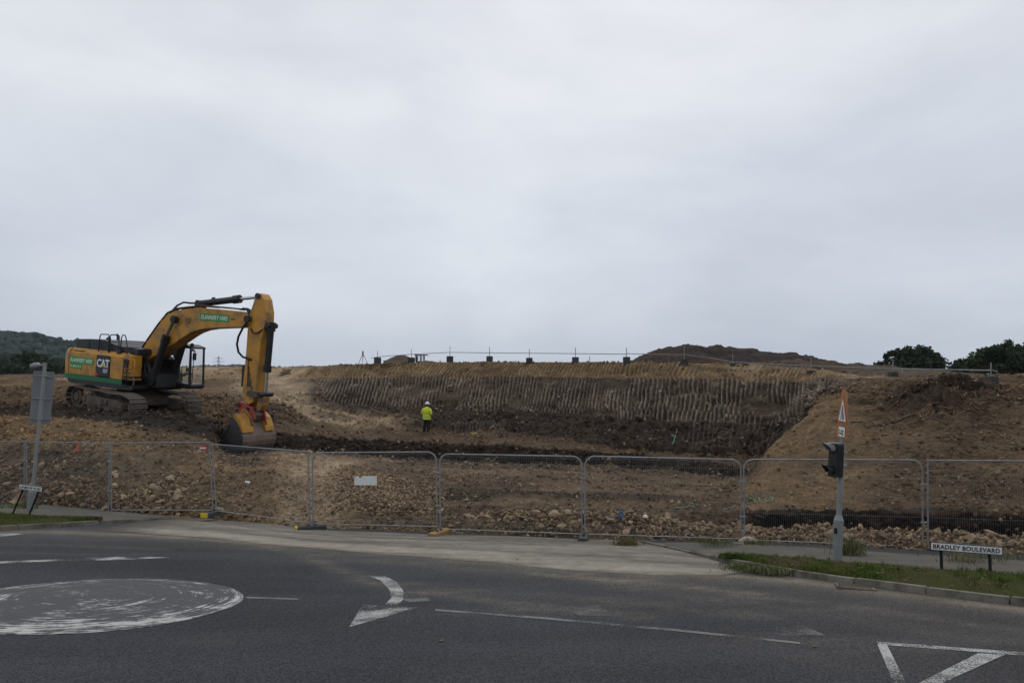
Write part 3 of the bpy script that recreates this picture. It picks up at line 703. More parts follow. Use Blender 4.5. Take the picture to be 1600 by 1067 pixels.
# tipped sandy ramp, tracks, dark mud under the machine, topsoil lip, darker end of the cut
ramp=sstep(pxw,395,440)*(1-sstep(pxw,520,590))*((SV>2)&(SV<7)); colg=blend(colg,'T',ramp*.95); colg=blend(colg,'L',ramp*.55*np.clip(.5+fbm(TP*.8+6,3),0,1))
ramp2=sstep(pxw,270,310)*(1-sstep(pxw,420,460))*((SV>2)&(SV<5.2)); colg=blend(colg,'T',ramp2*.6)
sm_r=right*(1-sstep(pxw,1300,1400))*((SV>5)&(SV<9.5)); colg=blend(colg,'T',sm_r*.6)
fb=fbm(np.stack([TX*.10,TY*.55,0*TX],-1)+3,4); flm=((SV>4.5)&(SV<8)).astype(float)*(1-right); colg=colg*(1+flm*np.clip(1.1*fb,-.5,.7))[...,None]
dkr=right*sstep(pxw,1380,1480)*((SV>5)&(SV<9)); colg=colg*(1-.22*dkr*np.clip(.6+1.4*fbm(TP*.5+14,3),0,1.3))[...,None]
colg=blend(colg,'L',np.clip(lt*(.95+.5*fbm(TP*1.2,3)),0,.95))
mud=np.exp(-(np.hypot((TX+14.8)/5.2,(TY-32.0)/3.4))**2*1.1); colg=blend(colg,'K',np.clip(mud*1.5+.5*fbm(TP*.9,3)*sstep(mud,.1,.4),0,.95)*(1-sstep(SV,9,10)))
mud2=sstep(pxw,340,400)*(1-sstep(pxw,640,760))*np.exp(-((SV-7.7)/.35)**2); colg=blend(colg,'K',np.clip(mud2*.8,0,.85))
endc=sstep(pxw,470,500)*(1-sstep(pxw,545,600))*((SV>10.4)&(SV<11.9)); colg=blend(colg,'D2',endc*.75)
shale=sstep(fbm(TP*np.array([.35,.35,1.1])+7,3),.02,.3)*((SV>11)&(SV<12)); colg=colg*(1-.35*shale[...,None])
band_t=((SV>=11)&(SV<11.45)).astype(float)*(1-right)*sstep(pxw,1000,1100); colg=blend(colg,'G2',band_t*.3)
# tooth ribs: relief shading put into the colour, pale crests over dark grooves
rb=(ribsel*(ribamp>.02)*np.where(SV<11,.28,1.0))[...,None]; grey=np.array([.305,.25,.20]); grey2=np.array([.30,.215,.125])
cr_=np.where((SV<12)[...,None],grey,grey2); inw=(((SV>=11)&(SV<13))*onwall)[...,None]
rb=np.clip(rb*1.15,0,1); colg=colg*(1-.34*inw*(1-rb)); colg=colg*(1-.74*rb)+cr_*.74*rb
trn=right*((SV>3.4)&(SV<5)); colg=blend(colg,'D2',trn*.85)  # shadow of the trench hollow, put into the soil colour
roots=right*((SV>7.6)&(SV<9.5))*sstep(fbm(TP*np.array([.7,.7,1.2])+21,3),.08,.3); colg=blend(colg,'D2',roots*.7)
ltop=(1-sstep(pxw,170,250))*((SV>4.8)&(SV<7.2)); colg=blend(colg,'T',ltop*.75)
top_lip=sstep(pxw,1090,1130)*(1-sstep(pxw,1420,1500))*((SV>12.2)&(SV<13.1))*sstep(fbm(TP*np.array([.8,.8,3])+2,3),-.1,.2); colg=blend(colg,'L',top_lip*.6)
colg=blend(colg,'D2',np.clip(lump*1.5*(.6+.9*fbm(TP*1.4+8,3)),0,.9))
colg*=np.clip(1+.55*fbm(TP*1.1+1,4)+.45*fbm(TP*4.5+3,3),.3,2)[...,None]
colg=np.clip(colg,.01,.6)
ii=np.arange(nc*nr).reshape(nc,nr); Fq=np.stack([ii[:-1,:-1],ii[1:,:-1],ii[1:,1:],ii[:-1,1:]],-1).reshape(-1,4)
site=np_mesh('site_ground',PG.reshape(-1,3),Fq,M['soil'],None,colg.reshape(-1,3),False); site['kind']='structure'
NRM2=grid_normals(PG); YPIX=HZ+(CZ-PG[...,2])*F/PG[...,1]
def site_at(px,py):
    """first ground point of the finished terrain met on a photo sight line"""
    i=int(np.argmin(np.abs(colpx-px))); k=np.where(YPIX[i,8:]<=py)[0]; j=8+int(k[0]) if len(k) else nr-20
    return Vector(PG[i,j]),Vector(NRM2[i,j])
def site_dist(px,d):
    """terrain point on the bearing px nearest to distance d"""
    i=int(np.argmin(np.abs(colpx-px))); j=int(np.argmin(np.abs(PG[i,:,1]-d))); return Vector(PG[i,j])
# the wide land around and behind, out to the horizon
ff=MB(); ff.add([(-6000,150,.4),(6000,150,.4),(6000,8000,.4),(-6000,8000,.4)],[(0,1,2,3)])
M['field']=mat('far_field',(.12,.12,.06),.95,var=.3,scale=.01)
fo=ff.build('far_ground',M['field']); fo['kind']='structure'

# ================================================================== STONES AND CLODS
def rock_variants(n,npts=13,flat=.6,seed=1):
    rg=random.Random(seed); out=[]
    for _ in range(n):
        bm=bmesh.new()
        for k in range(npts):
            v=Vector((rg.gauss(0,1),rg.gauss(0,1),rg.gauss(0,1))).normalized()*rg.uniform(.75,1.05)
            bm.verts.new((v.x*1.15,v.y*.85,v.z*flat))
        r=bmesh.ops.convex_hull(bm,input=bm.verts)
        for v in [v for v in bm.verts if not v.link_faces]: bm.verts.remove(v)
        bmesh.ops.triangulate(bm,faces=bm.faces); bm.verts.index_update()
        V=np.array([v.co[:] for v in bm.verts]); Fc=np.array([[v.index for v in f.verts] for f in bm.faces]); bm.free(); out.append((V,Fc))
    return out
RV=rock_variants(10); CV=rock_variants(8,9,.75,5)
def rand_rot(n):
    q=RNG.normal(size=(n,4)); q/=np.linalg.norm(q,axis=1,keepdims=True); w,x,y,z=q.T
    return np.stack([np.stack([1-2*(y*y+z*z),2*(x*y-w*z),2*(x*z+w*y)],-1),np.stack([2*(x*y+w*z),1-2*(x*x+z*z),2*(y*z-w*x)],-1),np.stack([2*(x*z-w*y),2*(y*z+w*x),1-2*(x*x+y*y)],-1)],1)
def scatter_mesh(name,pos,size,cols,variants,material,parent=None,kind='stuff'):
    Vs=[];Fs=[];Cs=[];off=0; n=len(pos); which=RNG.integers(0,len(variants),n); rot=rand_rot(n)
    for k,(V,Fc) in enumerate(variants):
        idx=np.where(which==k)[0]
        if not len(idx): continue
        W=np.einsum('nij,vj->nvi',rot[idx],V)*size[idx][:,None,None]+pos[idx][:,None]
        Vs.append(W.reshape(-1,3)); Fs.append((Fc[None]+(np.arange(len(idx))*len(V))[:,None,None]+off).reshape(-1,3)); Cs.append(np.repeat(cols[idx],len(V),0)); off+=len(idx)*len(V)
    o=np_mesh(name,np.concatenate(Vs),np.concatenate(Fs),material,parent,np.concatenate(Cs)); 
    if kind: o['kind']=kind
    return o
def pick(mask_w,n):
    """random grid points with probability ~ weight x area"""
    du=np.linalg.norm(np.gradient(PG,axis=0),axis=-1); dv=np.linalg.norm(np.gradient(PG,axis=1),axis=-1)
    w=(mask_w*du*dv).ravel(); w=w/w.sum(); return RNG.choice(len(w),n,p=w)
PGf=PG.reshape(-1,3); NRf=NRM2.reshape(-1,3); CGf=colg.reshape(-1,3)
def jitter(idx,r): return PGf[idx]+RNG.normal(size=(len(idx),3))*np.array([r,r,r*.3])
inview=((PXg>-60)&(PXg<1660)).astype(float)
patch=np.clip(.5+1.2*fbm(TP*.9+5,3),0,1.4)
# loose clods and gravel over the whole dig
wts=inview*np.interp(SV.ravel(),[0,1.6,2,3.5,5,6,7,7.8,8,9,9.2,10,11,11.1,12,13,14],[0,0,2,2,1.6,1.1,.7,.7,1.6,1.6,.5,.6,1.0,.22,.2,.15,.05]).reshape(SV.shape)*patch/(TY/25.0)
wts=wts*(1+right*.6*((SV>5)&(SV<12)))*(1-.85*np.clip(lt,0,1))*(1-.7*sm_r)
idx=pick(wts,40000); sz=.016+.075*RNG.random(len(idx))**3.0*np.clip(PGf[idx,1]/22,.8,2.0)+.006*np.clip(PGf[idx,1]/20,.5,2.5)
br=.7+1.1*RNG.random((len(idx),1)); cc=CGf[idx]*br; cc=cc*np.minimum(1,.30/cc.max(1,keepdims=True)); pale=(RNG.random(len(idx))<.16)[:,None]; cc=np.where(pale,np.array([.26,.20,.135])*(.7+.6*RNG.random((len(idx),1))),cc)
scatter_mesh('loose_clods',jitter(idx,.05)+NRf[idx]*(sz*.25)[:,None],sz,cc,CV,M['clod'])['label']='loose clods and gravel strewn over the excavated ground'
# big clods on the dug faces and by the machine
wf=inview*(((SV>8)&(SV<9.05))*1.0+((SV>9.7)&(SV<11.05))*.9+((SV>4)&(SV<5))*right*1.5)*(1-right*(SV>8))
wf=wf+inview*mud*1.1*((SV>5)&(SV<9))*(TY<34)+inview*lump*1.2
idx=pick(wf,5200); sz=.05+.16*RNG.random(len(idx))**2.5; cc=np.clip(CGf[idx]*(.8+.9*RNG.random((len(idx),1))),.012,.35)
scatter_mesh('dug_clods',jitter(idx,.05),sz,cc,CV,M['clod'])['label']='dark broken clods fallen from the dug faces'
STONE_M=[]
for k,(V,Fc) in enumerate(RV):
    me=bpy.data.meshes.new('stone'); me.from_pydata([tuple(v) for v in V],[],[tuple(f) for f in Fc]); me.materials.append(M['stone']); STONE_M.append(me)
def stone_pile(name,label,cat,wgt,nbig,nsmall,smin,smax,origin,lift=.3):
    root=empty(name,origin); tag(root,label,cat)
    idx=pick(wgt,nbig); p=jitter(idx,.12)
    sz=np.sort(smin+(smax-smin)*RNG.random(nbig)**2.2)[::-1]
    for k in range(nbig):
        o=bpy.data.objects.new('stone',STONE_M[k%len(STONE_M)]); COL.objects.link(o); o.parent=root
        q=Vector(p[k])+Vector(NRf[idx[k]])*float(sz[k]*lift); o.location=q-root.location
        s=float(sz[k]); o.scale=(s*random.uniform(.8,1.25),s*random.uniform(.8,1.2),s*random.uniform(.7,1.1)); o.rotation_euler=(random.gauss(0,.5),random.gauss(0,.5),random.uniform(0,6.28))
    idx=pick(wgt*(.4+patch),nsmall); s2=.02+.055*RNG.random(nsmall)**1.7
    base=np.array([.27,.20,.13])*(.45+1.0*RNG.random((nsmall,1))); base=base*(1-.25*RNG.random((nsmall,1))*np.array([0,.4,1]))
    q=jitter(idx,.08)+NRf[idx]*(s2*.3)[:,None]-np.array(root.location)
    scatter_mesh('small_stones',q,s2,base,RV,M['clod'],root)
    return root
wr=((SV>1.8)&(SV<3.7)&(PXg>690)&(PXg<1640)).astype(float)*np.exp(-((SV-2.85)/.6)**2)*(.35+.65*sstep(PXg,720,820))*(1-.75*np.exp(-((PXg-1470)/38)**2))
stone_pile('rubble_row','long low row of broken yellowish stones behind the fence, right of centre','rubble',wr,300,5200,.055,.18,(5,18,-2))
wl_=((SV>1.9)&(SV<4.4)&(PXg>-60)&(PXg<345)).astype(float)*np.exp(-((SV-2.6)/.9)**2)*np.clip(.6+1.5*fbm(TP*.7+9,3),.1,2)
stone_pile('rubble_bank','tipped bank of broken stones behind the fence at the left','rubble',wl_,300,7500,.06,.21,(-9,21.5,-1.5))
wc_=((SV>2.2)&(SV<6.0)&(PXg>470)&(PXg<700)).astype(float)*np.exp(-((PXg-610)/62)**2)*np.exp(-((SV-4.6)/.9)**2)
stone_pile('rubble_mound','grey brown mound of broken stone behind the torn white fence sign','rubble',wc_,120,4200,.04,.12,(-3.4,22.5,-1.6))
wd_=((SV>1.8)&(SV<4.8)&(PXg>335)&(PXg<700)).astype(float)
ix=pick(wd_,3200); s2=.015+.04*RNG.random(3200)**2; scatter_mesh('ramp_gravel',jitter(ix,.06),s2,np.array([.23,.165,.10])*(.5+1.0*RNG.random((3200,1))),RV,M['clod'])['label']='pale gravel on the tipped sandy ramp'

# roots torn out on the right slope
def twig(p,n,L,r,seed):
    rg=random.Random(seed); d=Vector((rg.uniform(-1,1),rg.uniform(-.3,.2),rg.uniform(-.5,.4))).normalized(); q=Vector(p); pts=[q.copy()]; rs=[r]
    for k in range(5):
        d=(d+Vector((rg.gauss(0,.35),rg.gauss(0,.2),rg.gauss(0,.35)))).normalized(); d=(d-Vector(n)*d.dot(Vector(n))*.7).normalized(); q=q+d*L/5; pts.append(q+Vector(n)*.02); rs.append(r*(1-.16*(k+1)))
    return pts,rs
rt=MB(); big_rt=MB(); rg=random.Random(3)
for k in range(620):
    px=rg.uniform(1185,1600); py=rg.choice([rg.uniform(620,795),rg.uniform(640,720)]); p,n=site_at(px,py)
    if py<797 and px<1290 and py<(745-(px-1165)*1.04): continue
    pts,rs=twig(p,n,rg.uniform(.15,.6),rg.uniform(.006,.016),k); rt.tube(pts,rs,4)
for (a,b,r) in [((1350,667),(1500,640),.05),((1418,645),(1445,664),.03),((1330,660),(1420,655),.04),((1500,606),(1512,622),.02),((1470,690),(1510,683),.03)]:
    pa,na=site_at(*a); pb,nb=site_at(*b); pts=[]
    for t in np.linspace(0,1,9):
        c,nn=site_at(a[0]+(b[0]-a[0])*t,a[1]+(b[1]-a[1])*t+3*math.sin(t*9)); pts.append(c+nn*.012)
    big_rt.tube(pts,[.6*r*(1-.5*t) for t in np.linspace(0,1,9)],6)
rb_=big_rt.build('thick_roots',M['bark']); rb_['kind']='stuff'; rb_['label']='long dark roots half buried in the right slope'
ro_=rt.build('torn_roots',M['root']); ro_['kind']='stuff'; ro_['label']='torn roots and twigs in the brown right slope'

# ================================================================== TEXT
def text_mesh(name,body,size,material,parent,loc,xdir,ydir,shear=0.0,xs=1.0,extrude=.002,bold=0.0,spacing=1.0,fit=None):
    cu=bpy.data.curves.new(name,'FONT'); cu.body=body; cu.size=1.0; cu.align_x='CENTER'; cu.align_y='CENTER'; cu.shear=shear; cu.extrude=.001; cu.offset=bold; cu.space_character=spacing; cu.resolution_u=3
    ob=bpy.data.objects.new(name+'_c',cu); COL.objects.link(ob); bpy.context.view_layer.update()
    dg=bpy.context.evaluated_depsgraph_get(); me=bpy.data.meshes.new_from_object(ob.evaluated_get(dg)); bpy.data.objects.remove(ob)
    x=Vector(xdir).normalized(); y=Vector(ydir).normalized(); z=x.cross(y); n=len(me.vertices); co=np.zeros(n*3); me.vertices.foreach_get('co',co); co=co.reshape(-1,3)
    cy=(co[:,1].max()+co[:,1].min())/2; cx=(co[:,0].max()+co[:,0].min())/2
    if fit: xs=fit[0]/(co[:,0].max()-co[:,0].min()); size=fit[1]/(co[:,1].max()-co[:,1].min()); xs/=size
    co=(co-np.array([cx,cy,0]))*np.array([size*xs,size,extrude/.001])
    W=np.array(loc)+co[:,:1]*np.array(x)+co[:,1:2]*np.array(y)+co[:,2:3]*np.array(z)
    me.vertices.foreach_set('co',W.ravel()); me.update(); me.name=name; me.materials.clear(); me.materials.append(material)
    o=bpy.data.objects.new(name,me); COL.objects.link(o)
    if parent is not None: o.parent=parent
    return o

# ================================================================== EXCAVATOR
th,pt=R(25),R(4.5)
EO=Vector((-18.98,37.0,-.268))
ef_=Vector((math.cos(th)*math.cos(pt),-math.sin(th)*math.cos(pt),-math.sin(pt))); er=Vector((-math.sin(th),-math.cos(th),0)); eu=er.cross(ef_)
if eu.z<0: eu=-eu
el=-er
emat=Matrix(((ef_.x,el.x,eu.x,EO.x),(ef_.y,el.y,eu.y,EO.y),(ef_.z,el.z,eu.z,EO.z),(0,0,0,1)))
ex=empty('excavator',mat=emat)
tag(ex,'large yellow tracked excavator with green hire decals digging at the left','excavator')
# local axes: x forward, y to the machine's left (away from the camera), z up; the near side is y<0
UX=Matrix.Rotation(R(-9),4,'Z')                      # tracks stand slewed a little against the house
def track(yc):
    loop=[]; ra,rb=.50,.47; ca,cb_2=(-2.45,.60),(2.62,.56)
    for k in range(13):
        a=math.pi*1.5-math.pi*k/12; loop.append((ca[0]+ra*math.cos(a),ca[1]+ra*math.sin(a)))   # rear wheel, bottom to top
    for x in np.linspace(-1.9,2.05,11): loop.append((x,1.10+.03*math.cos((x+1.9)/3.95*4*math.pi)+(-.02)))
    for k in range(13):
        a=math.pi*.5-math.pi*k/12; loop.append((cb_2[0]+rb*math.cos(a),cb_2[1]+rb*math.sin(a)))
    for x in np.linspace(2.1,-1.95,10): loop.append((x,.095))
    pts=[Vector((x,0,z)) for x,z in loop]; pts.append(pts[0]); chain=poly_interp(pts,58)[:-1]
    belt=MB(UX@Matrix.Translation((0,yc,0))); inner=[(p.x,p.z) for p in chain]; c=Vector((0,0,.58)); vs=[];fs=[]; n=len(inner)
    for (x,z) in inner:
        d=Vector((x,0,z)); nx_=1-.06; vs+=[(x,-.16,z),(x,.16,z),(x*nx_,.16,.58+(z-.58)*.82),(x*nx_,-.16,.58+(z-.58)*.82)]
    for i in range(n):
        j=(i+1)%n
        for k in range(4): fs.append((i*4+k,i*4+(k+1)%4,j*4+(k+1)%4,j*4+k))
    belt.add(vs,fs); tr=belt.build('track',M['muddy'],ex)
    sm=MB().box((0,0,.0),(.185,.80,.022)).box((.07,0,.042),(.03,.78,.068)).box((0,0,.03),(.022,.78,.045)).box((-.06,0,.03),(.022,.78,.045)).mesh('shoe'); sm.materials.append(M['shoe_pan']); sm.materials.append(M['track'])
    sm.polygons.foreach_set('material_index',[0]*6+[1]*18)
    for i in range(n):
        p=chain[i]; q=chain[(i+1)%n]; t=(q-p).normalized(); nrm=Vector((-t.z,0,t.x)); mid_=(p+q)/2
        if nrm.dot(mid_-c)<0: nrm=-nrm
        y=nrm.cross(t); m=Matrix(((t.x,y.x,nrm.x,mid_.x),(t.y,y.y,nrm.y,mid_.y+yc),(t.z,y.z,nrm.z,mid_.z),(0,0,0,1)))
        o=bpy.data.objects.new('shoe',sm); COL.objects.link(o); o.parent=tr; o.matrix_local=UX@m
    f=MB(UX); sgn=-1 if yc<0 else 1
    f.prism([(-1.55,.30),(-1.7,.62),(-1.45,.80),(1.7,.80),(2.15,.66),(2.15,.40),(1.9,.28)],yc-.24,yc+.24,.03)
    f.prism([(-1.15,.42),(-1.15,.72),(.35,.74),(.42,.5),(.3,.42)],yc+sgn*.22,yc+sgn*.29,.02)
    f.prism([(1.25,.44),(1.25,.70),(2.1,.68),(2.1,.44)],yc+sgn*.22,yc+sgn*.30,.02)
    for x in (-1.35,.62): f.box((x,yc+sgn*.24,.60),(.30,.12,.24),bevel=.03)
    f.build('track_frame',M['muddy'],ex)
    for x,r,nm in ((-2.45,.40,'sprocket'),(2.62,.38,'idler')):
        w=MB(UX); w.lathe([(.06,-.1),(r*.45,-.16),(r*.55,-.15),(r*.6,-.07),(r*.93,-.07),(r,-.03),(r,.03),(r*.93,.07),(r*.6,.07),(r*.5,.16),(.06,.16)],24,(x,yc,.60 if x<0 else .56),Matrix.Rotation(R(90),3,'X')); w.build(nm,M['muddy'],ex,True)
    for k in range(8):
        w=MB(UX); w.lathe([(.05,-.2),(.12,-.19),(.13,-.1),(.09,-.08),(.09,.08),(.13,.1),(.12,.19),(.05,.2)],14,(-1.65+k*.52,yc,.26),Matrix.Rotation(R(90),3,'X')); w.build('roller',M['muddy'],ex,True)
    for x in (-.8,.7):
        w=MB(UX); w.lathe([(.04,-.15),(.09,-.15),(.09,.15),(.04,.15)],12,(x,yc,.97),Matrix.Rotation(R(90),3,'X')); w.build('carrier_roller',M['muddy'],ex,True)
track(-1.42); track(1.42)
lf=MB(UX); lf.prism([(-1.1,.45),(-1.1,.95),(-.7,1.08),(.7,1.08),(1.1,.95),(1.1,.45)],-1.2,1.2,.04)
for sx in (-1,1): lf.box((sx*.95,0,.66),(.5,2.5,.36),bevel=.05)
lf.build('lower_frame',M['muddy'],ex)
MB().lathe([(.3,1.02),(.78,1.02),(.80,1.10),(.74,1.14),(.74,1.30),(.3,1.30)],32).build('slew_ring',M['muddy'],ex,True)
MB().prism([(-3.0,1.36),(-2.7,1.27),(1.65,1.27),(1.75,1.36),(1.75,1.50),(-3.0,1.50)],-1.42,1.42,.02).build('platform',M['black'],ex)
# counterweight (rounded tail)
cw=MB(); out_=[]
for k in range(17):
    a=R(-90+180*k/16); out_.append((-2.95-.85*abs(math.cos(a))**.8, 1.44*math.sin(a)))
vs=[];fs=[]
for (x,y),( ) in zip(out_,[()]*len(out_)): pass
lev=[(1.62,.0,1.0),(1.74,.0,1.0),(1.78,.02,1.01),(2.55,.02,1.01),(2.80,-.04,.99),(2.95,-.12,.96),(3.00,-.2,.9)]
for z,dx,sc in lev:
    for x,y in out_: vs.append((-2.95+(x+2.95)*(1 if dx>=0 else 1+dx*1.8)-max(dx,0)*0,y*sc,z))
nO=len(out_)
for i in range(len(lev)-1):
    for k in range(nO-1): fs.append((i*nO+k,i*nO+k+1,(i+1)*nO+k+1,(i+1)*nO+k))
    fs.append((i*nO+nO-1,i*nO,(i+1)*nO,(i+1)*nO+nO-1))
fs.append(tuple(range(nO-1,-1,-1))); fs.append(tuple((len(lev)-1)*nO+k for k in range(nO)))
cw.add(vs,fs).build('counterweight',M['yellow'],ex,True)
# green skirt right round the tail
sk=MB(); vs=[];fs=[]
path=[(1.0,-1.465)]+[(x-.02,y*1.018) for x,y in out_]+[(1.0,1.465)]
for x,y in path: vs+=[(x,y,1.50),(x,y,1.735),(x*.985,y*.97,1.735),(x*.985,y*.97,1.50)]
for i in range(len(path)-1):
    for k in range(4): fs.append((i*4+k,i*4+(k+1)%4,(i+1)*4+(k+1)%4,(i+1)*4+k))
fs+=[(0,1,2,3),tuple((len(path)-1)*4+k for k in (3,2,1,0))]
sk.add(vs,fs).build('skirt',M['skirt'],ex)
MB().box((-.98,0,1.60),(3.9,2.8,.20)).build('floor_pan',M['black'],ex)
# engine house doors on both sides
def door(x0,x1,side,z0=1.742,z1=2.78):
    y=side*1.44; d=MB(); d.prism([(x0+.012,z0),(x0+.012,z1-.03),(x0+.03,z1),(x1-.03,z1),(x1-.012,z1-.03),(x1-.012,z0)],min(y,y*.93),max(y,y*.93),.015); return d.build('side_door',M['yellow'],ex)
for side in (-1,1):
    for x0,x1 in ((-2.94,-1.99),(-1.99,-.88),(.10,1.02)): door(x0,x1,side)
    if side>0: door(-.88,.10,side)
MB().box((-.98,0,2.26),(3.86,2.62,1.02)).build('house_core',M['black'],ex)
# sloped shoulder between doors and black hood
for side in (-1,1):
    sh=MB(); y0,y1=side*1.43,side*1.16
    sh.add([(-2.92,y0,2.79),(1.0,y0,2.79),(1.0,y1,3.0),(-2.92,y1,3.04),(-2.92,y1,2.6),(1.0,y1,2.6)],[(0,1,2,3),(0,3,4),(1,5,2),(0,4,5,1),(3,2,5,4)]).build('shoulder',M['yellow'],ex)
MB().box((-2.3,-1.33,2.885),(.8,.03,.06),rot=(R(38),0,0)).build('vent',M['black'],ex)
# black hood
hd=MB(); hd.prism([(-2.90,3.02),(-2.80,3.40),(-2.66,3.47),(-1.9,3.52),(-.9,3.55),(-.1,3.36),(.4,3.30),(1.3,3.28),(1.6,3.24),(1.6,2.98)],-1.14,1.14,.03); hd.build('hood',M['hood'],ex)
MB().box((-2.35,-1.15,3.25),(.95,.03,.34),bevel=.01).build('hood_grille',M['black'],ex)
MB().box((1.1,-.98,3.14),(.34,.34,.34),bevel=.02).build('filter_box',M['black'],ex)
MB().tube([(-1.75,.3,3.5),(-1.75,.3,3.72),(-1.86,.3,3.80)],[.07,.07,.06],12).build('exhaust',M['black'],ex,True)
MB().lathe([(.02,0),(.10,0),(.11,.06),(.04,.1),(.03,.16)],12,(-1.55,-.4,3.52)).build('mushroom_cap',M['black'],ex,True)
# front right tank, tool box and steps
MB().box((1.30,-1.14,2.62),(.54,.60,.66),bevel=.06).build('fuel_tank',M['yellow'],ex)
MB().box((1.05,-1.05,2.62),(.16,.72,.56),bevel=.06).build('tank_end',M['yellow_dirty'],ex)
MB().tube([(1.0,-1.2,2.95),(1.2,-1.3,2.97),(1.45,-1.32,2.9),(1.62,-1.3,2.66),(1.64,-1.3,2.35)],.055,10).build('guard_pipe',M['yellow'],ex,True)
MB().tube([(1.22,-1.48,2.62),(1.22,-1.38,2.62)],.13,14).build('filler_cap',M['black'],ex,True)
MB().box((1.34,-1.18,2.12),(.62,.52,.40),bevel=.05).build('tool_box',M['yellow'],ex)
for k,z in enumerate((2.30,2.12,1.94)): MB().box((1.42,-1.47,z),(.48,.10,.045),bevel=.012).build('step',M['yellow_dirty'],ex)
MB().box((1.36,-1.20,1.80),(.68,.54,.10),bevel=.02).build('step_plate',M['yellow_dirty'],ex)
MB().tube([(1.70,-1.4,1.9),(1.80,-1.42,1.72),(1.74,-1.4,1.55)],.035,8).build('tie_hook',M['concrete'],ex,True)
# ladder by the tool box
ld=MB(); ld.tube([(1.10,-1.50,1.40),(1.12,-1.50,2.05),(1.20,-1.48,2.72)],.022,8); ld.tube([(1.36,-1.50,1.40),(1.38,-1.50,2.05),(1.42,-1.48,2.72)],.022,8)
for z in (1.48,1.78,2.08,2.38): ld.tube([(1.11,-1.5,z),(1.38,-1.5,z)],.018,8)
ld.build('ladder',M['black'],ex,True)
# hand rails
def rail(pts,bars=()):
    m=MB(); m.tube(pts,.026,8)
    for a,b in bars: m.tube([a,b],.02,8)
    return m.build('hand_rail',M['black'],ex,True)
yr=-1.22
rail([(-1.10,yr,2.92),(-1.02,yr,3.72),(-.94,yr,3.80),(-.42,yr,3.82),(-.36,yr,3.74),(-.36,yr,2.94)],[((-1.05,yr,3.46),(-.36,yr,3.48))])
rail([(-.28,yr,2.94),(-.30,yr,3.74),(-.22,yr,3.82),(.30,yr,3.84),(.36,yr,3.76),(.36,yr,2.94)],[((-.29,yr,3.48),(.36,yr,3.49))])
rail([(.46,yr,2.96),(.52,yr,3.7),(.58,yr,3.85),(.74,yr,3.86),(.82,yr,3.76),(.98,yr,3.2),(1.16,-1.4,2.7),(1.36,-1.5,2.3),(1.4,-1.52,1.95)])
MB().box((-.32,yr,3.6),(.10,.10,.14),bevel=.02).build('work_lamp',M['black'],ex)
MB().box((.42,yr,3.02),(.26,.12,.20),bevel=.03).build('rail_bracket',M['black'],ex)
# black maker panel with lettering, green hire decals
yp=-1.445
mkp=MB().prism([(-.90,2.02),(-.84,2.80),(.06,2.80),(.06,1.80),(-.62,1.80)],yp-.004,yp+.12).build('maker_panel',M['black'],ex)
MB().prism([(-.92,1.78),(-.915,2.01),(-.64,1.79)],yp-.005,yp+.1).build('red_flash',M['red'],ex)
text_mesh('maker_lettering','CAT',.52,M['white'],mkp,(-.38,yp-.012,2.42),(1,0,.0),(0,0,1),xs=.92,bold=.035,spacing=.92)
MB().prism([(-.52,2.245),(-.37,2.42),(-.22,2.245)],yp-.020,yp-.015).build('lettering_triangle',M['yellow_block'],mkp)
text_mesh('model_lettering','352F',.24,M['white'],mkp,(-.20,yp-.012,2.06),(1,0,0),(0,0,1),xs=.72,bold=.02)
dec_=MB().box((-1.98,yp-.006,2.44),(1.80,.008,.34)).build('hire_decal',M['green'],ex)
text_mesh('hire_lettering','FLANNERY HIRE',.30,M['white'],dec_,(-1.98,yp-.0135,2.44),(1,0,0),(0,0,1),shear=.3,bold=.02,spacing=1.1,fit=(1.66,.20))
ndec=MB().box((-2.36,yp-.006,2.13),(.90,.008,.24)).build('number_decal',M['green'],ex)
nm_=MB()
for x,w in ((-2.72,.07),(-2.56,.05),(-2.49,.05),(-2.42,.05),(-2.29,.06),(-2.16,.05),(-2.03,.06)): nm_.box((x,yp-.0125,2.13),(w*.8,.004,.10))
nm_.build('number_marks',M['white'],ndec)
# boom foot, valve block, hoses in the middle
MB().prism([(.2,1.45),(.2,2.3),(.55,2.75),(1.0,2.8),(1.5,2.4),(2.25,2.1),(2.3,1.45)],-.58,.58,.03).build('boom_bracket',M['black'],ex)
vb=MB()
for k in range(9): vb.box((1.45+.09*k,-.66+.03*math.sin(k*2),2.05+.12*math.sin(k*3)),(.10,.22,.32+.1*math.sin(k)),bevel=.015)
vb.build('valve_block',M['black'],ex)
rgx=random.Random(9)
for k in range(12):
    x=rgx.uniform(1.2,2.2); MB().tube([(x,-.62-.1*rgx.random(),1.6),(x+.1,-.78,1.9),(x+rgx.uniform(-.3,.3),-.80,2.2),(x-.4,-.55,2.55),(x-.7,-.45,2.8)],.026,7).build('hose',M['rubber'],ex,True)
# boom
BOOM=[(.50,2.44),(.42,2.62),(.62,2.78),(1.19,3.55),(1.92,4.40),(2.45,4.93),(3.05,5.20),(3.75,5.30),(4.57,5.40),(5.99,5.38),(7.45,5.33),(7.72,5.24),(7.80,5.02),(7.68,4.80),(7.22,4.64),(5.85,4.53),(5.2,4.47),(4.65,4.38),(4.2,4.24),(3.84,4.07),(3.23,3.72),(2.4,3.28),(1.6,2.84),(.72,2.40)]
MB().prism(BOOM,-.38,.38,.025).build('boom',M['yellow'],ex)
MB().tube([(.62,-.62,2.58),(.62,.62,2.58)],.13,16).build('boom_pin',M['black'],ex,True)
MB().tube([(7.62,-.46,5.02),(7.62,.46,5.02)],.16,18).build('boom_tip_pin',M['black'],ex,True)
MB().tube([(3.2,-.66,4.77),(3.2,.66,4.77)],.13,18).build('cylinder_pin',M['black'],ex,True)
